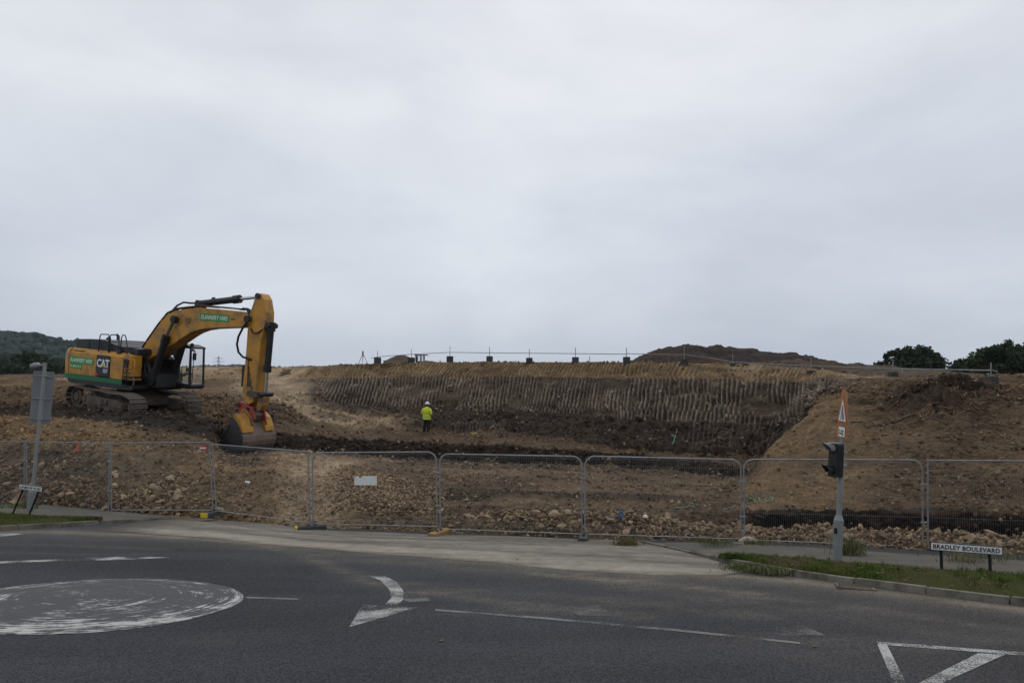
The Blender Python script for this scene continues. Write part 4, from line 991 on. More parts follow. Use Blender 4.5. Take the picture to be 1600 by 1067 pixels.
MB().lathe([(.02,0),(.14,0),(.14,.05),(.08,.06),(.08,.03),(.02,.03)],16,(3.95,-.385,4.80),Matrix.Rotation(R(90),3,'X')).build('boom_boss',M['yellow_dirty'],ex,True)
MB().box((6.75,-.384,4.97),(.30,.01,.05)).build('boom_label',M['ink'],ex)
bdec_=MB().box((5.60,-.386,4.98),(1.86,.012,.34)).build('boom_decal',M['green'],ex)
text_mesh('boom_lettering','FLANNERY HIRE',.30,M['white'],bdec_,(5.60,-.395,4.98),(1,0,.0),(0,0,1),shear=.3,bold=.02,spacing=1.1,fit=(1.70,.20))
# steel pipes and hoses on top of the boom
for k,(yy,off) in enumerate(((-.30,.05),(-.22,.06),(-.12,.05),(.1,.05),(.24,.05))):
    MB().tube([(.55,yy,2.95),(1.05,yy,3.55+off),(1.85,yy,4.46+off),(2.42,yy,5.02+off),(3.05,yy,5.26+off),(3.8,yy,5.36+off),(4.6,yy,5.45+off),(6.0,yy,5.43+off),(7.2,yy,5.39+off)],.034,7).build('boom_pipe',M['black'] if k!=1 else M['yellow_dirty'],ex,True)
for x,z in ((1.15,3.62),(2.1,4.66),(3.9,5.42),(5.1,5.48),(5.9,5.48),(6.7,5.46)): MB().box((x,-.02,z),(.09,.72,.07),rot=(0,R(-48 if x<2.5 else 0),0),bevel=.01).build('pipe_clamp',M['yellow_dirty'],ex)
MB().tube([(2.65,-.2,5.2),(2.95,-.2,5.45),(3.3,-.15,5.62),(3.7,-.1,5.60),(4.15,-.05,5.62),(4.5,0,5.66)],.045,8).build('hose',M['rubber'],ex,True)
for k in range(3): MB().tube([(7.05,-.30+.12*k,5.42),(7.3,-.32+.12*k,5.50),(7.55,-.34+.12*k,5.40),(7.72,-.36+.1*k,5.15),(7.8,-.40,4.95)],.04,8).build('hose',M['rubber'],ex,True)
MB().tube([(7.66,-.44,4.9),(7.45,-.46,4.6),(7.22,-.46,4.2),(7.15,-.45,3.85),(7.25,-.43,3.5),(7.5,-.40,3.30),(7.78,-.35,3.25),(7.92,-.32,3.2)],.05,8).build('hose',M['rubber'],ex,True)
MB().tube([(7.8,-.32,4.6),(7.95,-.36,4.42),(8.15,-.36,4.40),(8.35,-.3,4.52),(8.55,-.2,4.72)],.035,8).build('hose',M['rubber'],ex,True)
# lift cylinders either side of the boom
for s_ in (-1,1):
    MB().cyl((3.2,s_*.55,4.77),(2.62,s_*.55,3.72),.075).build('cylinder_rod',M['muddy'],ex,True)
    cy=MB(); cy.cyl((2.68,s_*.55,3.82),(2.0,s_*.55,1.78),.165); cy.cyl((2.74,s_*.55,3.98),(2.62,s_*.55,3.64),.19); cy.tube([(2.0,s_*.7,1.75),(2.0,s_*.4,1.75)],.2,16); cy.build('lift_cylinder',M['black'],ex,True)
    MB().tube([(3.2,s_*.46,4.77),(3.2,s_*.64,4.77)],.18,16).build('rod_eye',M['black'],ex,True)
# stick cylinder
cy=MB(); cy.cyl((4.2,0,5.60),(6.55,0,5.90),.155); cy.cyl((6.35,0,5.875),(6.72,0,5.922),.195); cy.tube([(4.2,-.16,5.6),(4.2,.16,5.6)],.17,14); cy.cyl((5.0,0,5.86),(5.12,0,5.88),.07); cy.build('stick_cylinder',M['black'],ex,True)
MB().cyl((6.7,0,5.92),(7.98,0,6.07),.075).build('cylinder_rod',M['chrome'],ex,True)
MB().box((4.25,0,5.45),(.5,.3,.2),bevel=.03).build('cylinder_bracket',M['yellow'],ex)
# stick
STICK=[(7.90,6.12),(8.04,6.22),(8.22,6.18),(8.40,5.95),(8.56,5.40),(8.58,4.95),(8.50,4.62),(8.38,4.15),(8.33,3.58),(8.29,2.72),(8.24,1.78),(8.1,1.30),(7.86,1.18),(7.62,1.30),(7.45,1.72),(7.50,2.66),(7.53,3.24),(7.55,4.11),(7.55,4.63),(7.62,5.28),(7.80,5.75)]
MB().prism(STICK,-.27,.27,.02).build('stick',M['yellow'],ex)
MB().tube([(8.06,-.34,6.08),(8.06,.34,6.08)],.13,16).build('stick_top_pin',M['black'],ex,True)
for k in range(5): MB().tube([(7.72+.07*k,-.285,3.2-.3*k),(7.74+.07*k,-.29,2.6-.2*k),(7.75+.06*k,-.29,2.0)],.022,6).build('stick_line',M['muddy'],ex,True)
MB().box((7.40,0,2.45),(.16,.5,1.0),bevel=.05).build('stick_guard',M['black'],ex)
cy=MB(); cy.cyl((8.68,0,4.78),(8.60,0,2.80),.145); cy.cyl((8.685,0,4.95),(8.675,0,4.55),.20); cy.tube([(8.69,-.3,4.8),(8.69,.3,4.8)],.12,14); cy.cyl((8.61,0,3.0),(8.60,0,2.70),.18); cy.build('bucket_cylinder',M['black'],ex,True)
MB().cyl((8.60,0,2.72),(8.58,0,1.75),.07).build('cylinder_rod',M['chrome'],ex,True)
for s_ in (-1,1):
    MB().prism([(7.78,1.62),(7.86,1.82),(8.62,1.80),(8.70,1.68),(8.60,1.58),(7.9,1.55)],s_*.34-.03,s_*.34+.03,.01).build('link_arm',M['muddy'],ex)
MB().tube([(8.58,-.42,1.70),(8.58,.42,1.70)],.11,14).build('link_pin',M['black'],ex,True)
MB().prism([(8.42,1.75),(8.66,1.75),(8.62,1.2),(8.48,.95),(8.28,.95),(8.30,1.3)],-.2,.2,.03).build('bucket_link',M['yellow_dirty'],ex)
# red quick hitch
for s_ in (-1,1): MB().prism([(7.28,1.12),(7.34,1.26),(7.5,1.28),(8.21,1.08),(8.40,.60),(8.30,.45),(8.12,.46),(7.5,.80),(7.30,.98)],s_*.33-.045,s_*.33+.045,.015).build('hitch_plate',M['red'],ex)
MB().box((7.98,0,.74),(.6,.56,.34),rot=(0,R(30),0),bevel=.05).build('hitch_body',M['muddy'],ex)
for x,z in ((7.42,1.12),(7.95,.98)): MB().tube([(x,-.42,z),(x,.42,z)],.09,14).build('hitch_pin',M['black'],ex,True)
# bucket
W=1.02
SH=[(7.70,.66),(7.90,.55),(8.10,.33),(8.28,.06),(8.40,-.18),(8.43,-.40),(8.39,-.60),(8.26,-.80),(8.04,-.94),(7.75,-1.01),(6.88,-1.06)]
def shell(pts,th_,y0,y1):
    m=MB(); n=len(pts); ins=[]
    for i in range(n):
        a=Vector(pts[max(i-1,0)]); b=Vector(pts[min(i+1,n-1)]); t=(b-a).normalized(); nn=Vector((t.y,-t.x)); 
        if nn.dot(Vector((7.4,-.2))-Vector(pts[i]))<0: nn=-nn
        ins.append(tuple(Vector(pts[i])+nn*th_))
    m.prism(pts+ins[::-1],y0,y1,.006); return m
shell(SH,.05,-W,W).build('bucket_shell',M['bucket'],ex)
for s_ in (-1,1):
    MB().prism(SH[:-1]+[(6.88,-1.06),(6.74,-.86),(7.0,-.42),(7.40,.10)],s_*(W+.002)-(.045 if s_<0 else 0),s_*(W+.002)+(.045 if s_>0 else 0),.008).build('bucket_side_plate',M['bucket_side'],ex)
    MB().box((7.22,s_*(W+.06),-.34),(.12,.05,1.5),rot=(0,R(31),0),bevel=.01).build('side_cutter',M['bucket_side'],ex)
    yb0,yb1=(-W,-.36) if s_<0 else (.36,W-.12)
    MB().prism([(7.68,.68),(7.86,.80),(8.14,.60),(8.35,.20),(8.40,.0),(8.30,.02),(8.10,.32),(7.90,.54)],yb0,yb1,.02).build('bucket_ear',M['yellow'],ex)
    MB().prism([(7.74,.60),(7.60,.82),(7.72,1.0),(7.92,.98),(8.28,.62),(8.40,.3),(8.2,.2),(7.95,.5)],s_*.42-.04,s_*.42+.04,.01).build('hinge_plate',M['yellow_dirty'],ex)
for k in range(6):
    y=-W+.1+k*(2*W-.2)/5; MB().prism([(6.98,-1.10),(6.98,-.98),(6.62,-1.04),(6.56,-1.10)],y-.07,y+.07,.01).build('tooth',M['bucket'],ex)
# cab on the far side
cabm=MB(); y0,y1=.66,1.56
def post(a,b,r=.05): return MB().tube([a,b],r,6)
cy0,cy1=y0+.05,y1-.05
for nm,a,b in (('front_post',(3.06,cy0,1.60),(2.98,cy0,3.42)),('front_post',(3.06,cy1,1.60),(2.98,cy1,3.42)),('middle_post',(2.06,cy0,1.6),(2.06,cy0,3.46)),('middle_post',(2.06,cy1,1.6),(2.06,cy1,3.46)),('rear_post',(1.2,cy0,1.6),(1.2,cy0,3.44)),('rear_post',(1.2,cy1,1.6),(1.2,cy1,3.44))):
    post(a,b,.055 if nm!='middle_post' else .045).build(nm,M['black'],ex)
MB().prism([(1.12,3.40),(1.16,3.54),(1.4,3.60),(2.6,3.60),(3.04,3.50),(3.08,3.40)],y0,y1,.03).build('cab_roof',M['black'],ex)
MB().prism([(1.10,1.42),(1.10,1.66),(3.10,1.66),(3.14,1.56),(3.0,1.42)],y0,y1,.02).build('cab_base',M['black'],ex)
MB().box((1.62,y0+.01,2.2),(.84,.03,1.1)).build('cab_side_panel',M['black'],ex)
MB().box((1.16,(y0+y1)/2,2.2),(.04,.8,1.1)).build('cab_rear_panel',M['black'],ex)
for c,s_ in (((2.56,cy0,2.55),(.90,.008,1.66)),((2.56,cy1,2.55),(.90,.008,1.66)),((1.62,cy1,2.55),(.8,.008,1.66)),((1.62,cy0,3.1),(.8,.008,.62))): MB().box(c,s_).build('window_pane',M['glass'],ex)
MB().box((3.02,(y0+y1)/2,2.55),(.008,.80,1.66),rot=(0,R(-2.5),0)).build('windscreen',M['glass'],ex)
st=MB(); st.box((1.75,1.12,2.02),(.55,.5,.14),bevel=.04).box((1.52,1.12,2.42),(.14,.48,.78),rot=(0,R(-8),0),bevel=.05).box((1.50,1.12,2.92),(.1,.26,.2),bevel=.04).box((1.75,1.12,1.82),(.3,.3,.3)); st.build('seat',M['black'],ex)
cs=MB(); cs.box((2.1,.86,2.1),(.45,.16,.12),bevel=.03).box((2.1,1.4,2.1),(.45,.14,.12),bevel=.03).tube([(2.25,.86,2.15),(2.27,.86,2.42)],.025,6).tube([(2.25,1.4,2.15),(2.27,1.4,2.42)],.025,6).box((2.75,.80,2.35),(.06,.2,.22),bevel=.02); cs.build('console',M['black'],ex)
MB().tube([(2.9,.8,1.7),(2.84,.8,2.1),(2.92,.85,3.0)],.018,6).build('wiper',M['black'],ex)
MB().tube([(3.08,cy0-.02,3.36),(3.26,cy0-.04,3.34),(3.24,cy0-.04,2.4),(3.20,cy0-.02,1.72),(3.10,cy0,1.66)],.02,6).build('grab_rail',M['black'],ex)
mr=MB(); mr.tube([(3.06,cy0,3.28),(3.28,cy0-.12,3.32),(3.46,cy0-.16,3.32),(3.47,cy0-.16,3.2)],.018,6); mr.box((3.46,cy0-.18,3.04),(.06,.20,.34),bevel=.025); mr.build('mirror',M['black'],ex)
MB().lathe([(.02,0),(.09,0),(.09,.10),(.06,.15),(.02,.16)],14,(3.0,cy0+.05,3.52)).build('beacon',M['black'],ex,True)
MB().box((3.07,cy0+.03,3.36),(.08,.18,.14),bevel=.02).build('work_lamp',M['galv'],ex)
MB().tube([(1.9,.75,3.58),(2.1,.7,3.9),(2.2,.7,4.05)],.06,8).build('roof_guard',M['black'],ex)
MB().box((2.25,.7,3.92),(.2,.02,.03)).build('antenna_plate',M['galv'],ex)

# ================================================================== MESH FENCE PANELS
def fence_panel(label,bl,br,tl,tr,rounded,clip=True):
    """four corner points: bottom rail ends and top corners"""
    bl,br,tl,tr=[Vector(p) for p in (bl,br,tl,tr)]
    foot=lambda b,t:b+(b-t).normalized()*.14
    root=empty('mesh_fence',(bl+br)/2); tag(root,label,'fence','temporary mesh fence panels along the road'); O=root.location
    rad=.0185; fr_=MB(Matrix.Translation(-O))
    xd=(tr-tl).normalized(); ul=(tl-bl).normalized(); ur=(tr-br).normalized()
    if rounded:
        rr=.22; pts=[foot(bl,tl)]+[tl-ul*rr]
        for k in range(1,6):
            a=math.pi/2*k/5; pts.append(tl-ul*rr+ul*rr*math.sin(a)+xd*rr*(1-math.cos(a)))
        for k in range(0,6):
            a=math.pi/2*k/5; pts.append(tr-xd*rr-ur*rr+xd*rr*math.sin(a)+ur*rr*math.cos(a))
        pts.append(foot(br,tr)); fr_.tube(pts,rad,8)
    else:
        fr_.tube([foot(bl,tl),tl+ul*.03],rad,8); fr_.tube([foot(br,tr),tr+ur*.03],rad,8); fr_.tube([tl,tr],rad*.8,8)
    fr_.tube([bl,br],rad*.8,8)
    fr_.build('frame',M['galv'],root,True)
    wm=MB(Matrix.Translation(-O)); nv=int((br-bl).length/.042)
    for i in range(1,nv):
        t=i/nv; a=bl.lerp(br,t); b=tl.lerp(tr,t)
        wm.tube([a,b],.0021,3,caps=False)
    for h in (.06,.12,.34,.56,.78,.885,.97): wm.tube([bl.lerp(tl,h),br.lerp(tr,h)],.0026,3,caps=False)
    wm.build('wire_mesh',M['wire'],root)
    if clip:
        for h in (.28,.72):
            c=br.lerp(tr,h)+xd*.035-O; MB().box(c,(.15,.05,.035),bevel=.008).build('clip',M['galv'],root)
    return root
fpx=[ # bottom-left, bottom-right, top-left, top-right as (px,py), distances left/right, rounded, label
 (((-118,797),(38,795),(-118,690),(38,690)),25.4,22.9,False,'square cornered mesh fence panel at the left edge behind the leaning name plate'),
 (((42,794),(170,796),(41,690),(170.5,692)),22.8,20.6,False,'square cornered mesh fence panel just right of the grey sign post'),
 (((174,796.5),(333,797),(173.5,692),(327,691)),20.5,20.0,False,'square cornered mesh fence panel in front of the left rubble bank'),
 (((338,797.5),(484,817),(331.5,694),(481.5,705.5)),19.9,18.8,False,'square cornered mesh fence panel sloping down in front of the digger bucket'),
 (((489,818),(683,822.5),(488,707),(681.5,706)),18.7,18.2,True,'round cornered mesh fence panel carrying the torn white sign'),
 (((688,826),(909,834),(687,709),(909,713)),18.1,17.4,True,'round cornered mesh fence panel right of the brown fence foot'),
 (((914,834),(1158,842),(914,712.5),(1157.5,718)),17.3,16.9,True,'round cornered mesh fence panel in front of the deepest part of the pit'),
 (((1163,843),(1442,854),(1162,717.5),(1441,718.5)),16.8,15.9,True,'round cornered mesh fence panel behind the signal pole'),
 (((1450,854),(1760,870),(1449.5,719),(1760,721)),15.8,14.4,False,'mesh fence panel at the right edge behind the wide name plate')]
FEET=[]
for (a,b,c,d),dl,dr,rd,lab in fpx:
    bl=P(*a,dl); br=P(*b,dr); tl=P(*c,dl); tr=P(*d,dr); fence_panel(lab,bl,br,tl,tr,rd); FEET.append((bl,br))
def fence_foot(name,label,px,py,d,size,rz,m,endm=None):
    p=P(px,py,d); root=empty(name,p,R(rz)); tag(root,label,'ballast block')
    x,y,z=size
    b=MB(); b.prism([(-y/2,0),(-y/2*.96,z*.8),(-y/2*.7,z),(y/2*.7,z),(y/2*.96,z*.8),(y/2,0)],-x/2,x/2,.012); o=b.build('block',m,root); o.rotation_euler=(0,0,R(90))
    for k in (-.12,.12): MB().cyl((k*x,0,z-.02),(k*x,0,z+.03),.035,12).build('socket',M['black'],root,True)
    if endm:
        e=MB(); e.box((-x/2-.02,0,z*.52),(.05,y*.96,z*.9),bevel=.012); e.build('end_cap',endm,root)
    return root
fence_foot('ballast_block','small fence foot with a yellow end under the panel joint by the digger bucket',331,806,19.75,(.55,.22,.13),72,M['dark_block'],M['yellow_block'])
fence_foot('ballast_block','dark fence foot with a bright yellow end left of the torn white sign',487,828.5,18.35,(.70,.22,.13),22,M['dark_block'],M['yellow_block'])
fence_foot('ballast_block','brown timber coloured fence foot pointing at the road, right of the torn sign',686,838,17.75,(.70,.20,.14),62,M['wood'],None)
fence_foot('ballast_block','dark grey fence foot at the joint beside the dry grass tuft',912,846,17.0,(.62,.22,.15),80,M['dark_block'],None)
pk_=empty('pale_block',P(1166,852,16.6)); tag(pk_,'pale pinkish bent block at the foot of the fence joint','block')
MB().tube([(-.10,0,.0),(-.12,0,.09),(-.05,0,.135),(.06,0,.14),(.18,.0,.10),(.26,0,.0)],[.05,.06,.065,.07,.07,.06],10).build('bent_piece',M['pink_stone'],pk_,True)
MB().box((-.20,-.05,.06),(.24,.10,.03),bevel=.01).build('flat_piece',M['pink_stone'],pk_)
# torn sign on the fence
ts=empty('torn_fence_sign',P(571.5,757.5,18.42)); tag(ts,'small torn white corrugated sign tied to the mesh fence','sign')
cs_=MB(); prof_=[]; n=40; Wd=.56; Hh=.225
for i in range(n+1):
    x=-Wd/2+Wd*i/n; yz=.006*math.sin(i*math.pi*.65); top=Hh
    u=i/n
    if u<.06: top=Hh*.92
    elif .2<u<.33: top=Hh*(.72+2.0*abs(u-.24))
    prof_.append((x,yz,top))
vs=[];fs=[]
for x,y,t in prof_: vs+=[(x,y-.03,0),(x,y-.03,t),(x,y-.024,0),(x,y-.024,t)]
for i in range(n):
    a=i*4; fs+=[(a,a+4,a+5,a+1),(a+2,a+3,a+7,a+6),(a+1,a+5,a+7,a+3),(a,a+2,a+6,a+4)]
cs_.add(vs,fs).build('sheet',M['white'],ts)
for k in (-.24,.24): MB().tube([(k,-.035,.18),(k,-.02,.19),(k,-.035,.2)],.004,5).build('cable_tie',M['ink'],ts)

# ================================================================== SIGN POST (left)
DP=G(47,798,.1).y; pb=P(47.5,800,DP); ptop=P(70.5,568,DP); 
sp_=empty('sign_post',pb); tag(sp_,'leaning grey post carrying the back of a tall grey road sign','sign post')
L_=lambda px,py,d=None,dy=0: P(px,py,DP if d is None else d+DP-20.3)-pb+Vector((0,dy,0))
MB().tube([L_(45.5,812),L_(50.5,768)],.085,16).build('base_tube',M['pole_base'],sp_,True)
MB().tube([L_(50.5,769),L_(51.0,765),L_(51.2,762)],[.088,.085,.05],16).build('collar',M['pole'],sp_,True)
MB().tube([L_(51,766),L_(70.5,567)],.043,14).build('pole',M['pole'],sp_,True)
pln=[L_(50.3,578.5,20.38),L_(83.8,581.5,20.55),L_(76,663.5,20.55),L_(43,662.5,20.38)]
pm=MB(); off=Vector((0,.02,0)); pm.add([p+Vector((0,.05,0)) for p in pln]+[p+Vector((0,.062,0)) for p in pln],[(0,1,2,3),(7,6,5,4),(0,4,5,1),(1,5,6,2),(2,6,7,3),(3,7,4,0)]); spl=pm.build('sign_plate',M['grey_sign'],sp_)
for t in (.10,.52,.90):
    a=pln[0].lerp(pln[3],t); b=pln[1].lerp(pln[2],t); c=(a+b)/2; MB().tube([a.lerp(b,.06)+Vector((0,.035,0)),a.lerp(b,.94)+Vector((0,.035,0))],.016,6).build('rail',M['pole_base'],spl)
    w=Vector(L_(70.5,567)).lerp(L_(51,766),(t*84+12)/199); MB().box(w+Vector((0,.01,0)),(.13,.10,.05),bevel=.01).build('clamp',M['pole_base'],sp_)
lm=MB(); lm.tube([L_(69,571),L_(62,570)],.022,8); lm.build('lamp_arm',M['pole'],sp_,True)
MB().tube([L_(63,570.5),L_(60,570.5),L_(54,571.5),L_(49.5,573),L_(47.5,573.5)],[.03,.075,.085,.07,.03],12).build('lamp_head',M['galv'],sp_,True)

def name_plate(name,label,text,bl,br,tl,tr,depth,legs,tsize,xs,shear=0.0,bold=.02):
    bl,br,tl,tr=[Vector(v) for v in (bl,br,tl,tr)]; root=empty(name,(bl+br)/2); tag(root,label,'street sign'); O=root.location
    x=(br-bl).normalized(); y=(tl-bl); z=x.cross(y).normalized(); 
    if z.y>0: z=-z
    q=[bl,br,tr,tl]; m=MB(Matrix.Translation(-O)); m.add([p for p in q]+[p-z*.03 for p in q],[(0,1,2,3),(7,6,5,4),(0,4,5,1),(1,5,6,2),(2,6,7,3),(3,7,4,0)]); bp_=m.build('backing_plate',M['ink'],root)
    c=(bl+br+tl+tr)/4; ins=[c+(p-c)-((p-c).normalized()*0) for p in q]
    e=.012; w=(br-bl).length; h=y.length; ins=[bl+x*e+y.normalized()*e,br-x*e+y.normalized()*e,tr-x*e-y.normalized()*e,tl+x*e-y.normalized()*e]
    m=MB(Matrix.Translation(-O)); m.add([p+z*.003 for p in ins]+[p-z*.001 for p in ins],[(0,1,2,3),(7,6,5,4),(0,4,5,1),(1,5,6,2),(2,6,7,3),(3,7,4,0)]); m.build('white_face',M['white'],bp_)
    yo=(y-x*y.dot(x)).normalized(); tm=text_mesh('lettering',text,tsize,M['ink'],bp_,c+z*.006-O,x,yo,shear=shear,bold=bold,spacing=1.06,fit=((br-bl).length*.92,h*.54))
    for a,b in legs: 
        a=Vector(a); b=Vector(b); d=(b-a).normalized(); MB(Matrix.Translation(-O)).tube([a-z*.05,b-z*.05],.028,4).build('leg',M['ink'],root)
    return root
dB=G(1474,889,.11).y
name_plate('street_name_plate','wide white street name plate on two short black legs on the right verge','BRADLEY BOULEVARD',P(1453.5,859,dB),P(1567,867.5,dB-.25),P(1453.5,846,dB),P(1567,854.3,dB-.25),.03,
   [(P(1473,892,dB),P(1472,858,dB)),(P(1549.5,896,dB-.2),P(1548,864,dB-.2))],.138,.76,0,.018)
dA=G(30,804,.10).y
name_plate('street_name_plate','small tilted white street name plate on leaning black legs at the far left','ASHBROW ROAD',P(29.5,764,dA),P(65.5,768.5,dA-.45),P(30.5,756,dA),P(66.5,760.5,dA-.45),.03,
   [(P(15,806,dA+.1),P(34,762,dA)),(P(40,810,dA-.2),P(58.5,765,dA-.4))],.115,.54,.1,.008)

# ================================================================== SIGNAL POLE (right)
dS=G(1308,874,.12).y; sb=P(1308,880,dS); sg=empty('signal_pole',sb); tag(sg,'leaning grey pole with black signal head and orange backed warning sign','signal pole')
S_=lambda px,py,dd=0:P(px,py,dS+dd)-sb
MB().tube([S_(1307.5,884),S_(1308.5,868),S_(1308.7,852)],[.079,.079,.079],20).build('base_tube',M['pole_base'],sg,True)
MB().tube([S_(1308.7,853),S_(1310.5,812)],.084,20).build('base_sleeve',M['pole_base'],sg,True)
MB().tube([S_(1310.5,812.5),S_(1310.9,804)],[.084,.049],20).build('sleeve_cone',M['pole'],sg,True)
MB().tube([S_(1310.8,806),S_(1320.5,612)],.045,16).build('pole',M['pole'],sg,True)
MB().box(S_(1305.5,829,-.09),(.05,.02,.10)).build('door_lock',M['ink'],sg)
# signal head, facing left along the road
hx=Matrix.Rotation(R(2.6),4,'Y')
hc=S_(1307.5,719,-.05); hm=Matrix.Translation(hc)@Matrix.Scale(.87,4)@Matrix.Rotation(R(2.5),4,'Y')@Matrix.Rotation(R(8),4,'Z')
hb=MB(hm); hb.box((0,0,0),(.17,.24,.66),bevel=.03); hb.box((-.09,0,0),(.02,.30,.69),bevel=.008); sbx=hb.build('signal_box',M['black'],sg)
for z in (.23,-.21):
    v=MB(hm); vs=[];fs=[]; nn=14
    for k in range(nn+1):
        a=R(-20+220*k/nn); c_,s_=math.cos(a),math.sin(a); ln=.10+.13*max(0,s_)
        vs+=[(-.09,.105*c_,z+.105*s_),(-.09-ln,.105*c_,z+.105*s_+.02*max(0,s_)),(-.09,.098*c_,z+.098*s_),(-.09-ln,.098*c_,z+.098*s_+.02*max(0,s_))]
    for k in range(nn):
        a=k*4; fs+=[(a,a+1,a+5,a+4),(a+2,a+6,a+7,a+3),(a+1,a+3,a+7,a+5)]
    v.add(vs,fs); v.build('hood',M['galv'] if z>0 else M['black'],sbx)
    MB(hm).lathe([(.01,0),(.06,.025),(.095,.015),(.098,0)],18,(-.10,0,z),Matrix.Rotation(R(-90),3,'Y')).build('lens',M['ink'],sbx,True)
MB(hm).box((-.02,0,.345),(.30,.13,.025),bevel=.008).build('top_bracket',M['galv'],sbx)
for z in (.17,-.10): MB(hm).box((.13,0,z),(.14,.12,.04),bevel=.01).build('clamp',M['galv'],sg)
# warning sign: nearly edge on
sm_=Matrix.Translation(S_(1316.5,662,-.07))@Matrix.Scale(.88,4)@Matrix.Rotation(R(2.0),4,'Y')@Matrix.Rotation(R(-98.5),4,'Z')
OB=[sg]
def plate(name,poly,y0,y1,m):
    o=MB(sm_).prism(poly,y0,y1).build(name,m,OB[-1])
    if len(OB)==1: OB.append(o)
    return o
plate('orange_board',[(-.40,-.30),(.36,-.30),(.36,.10),(.12,.69),(-.10,.69),(-.36,.0),(-.40,-.1)],-.004,.006,M['orange'])
plate('sign_border',[(-.335,.005),(.335,.005),(.03,.585),(-.03,.585)],-.009,-.005,M['sign_red'])
plate('sign_face',[(-.245,.055),(.245,.055),(.0,.50)],-.013,-.0095,M['white'])
for pl in ([(-.10,.08),(-.055,.08),(-.01,.30),(-.035,.32)],[(.02,.08),(.065,.08),(.045,.33),(.01,.30)],[(-.03,.33),(-.015,.38),(.03,.36),(.02,.32)],[(.10,.08),(.135,.08),(.07,.25),(.05,.22)]): plate('symbol',pl,-.016,-.0135,M['ink'])
plate('black_frame',[(-.22,-.275),(.22,-.275),(.22,-.045),(-.22,-.045)],-.009,-.005,M['ink'])
plate('lower_plate',[(-.205,-.26),(.205,-.26),(.205,-.06),(-.205,-.06)],-.013,-.0095,M['white'])
for pl in ([(-.16,-.21),(.10,-.21),(.10,-.18),(-.16,-.18)],[(-.16,-.16),(-.12,-.16),(-.12,-.12),(-.16,-.12)],[(-.05,-.16),(.13,-.16),(.13,-.13),(-.05,-.13)],[(.05,-.23),(.14,-.23),(.14,-.215),(.05,-.215)]): plate('plate_marks',pl,-.016,-.0135,M['ink'])

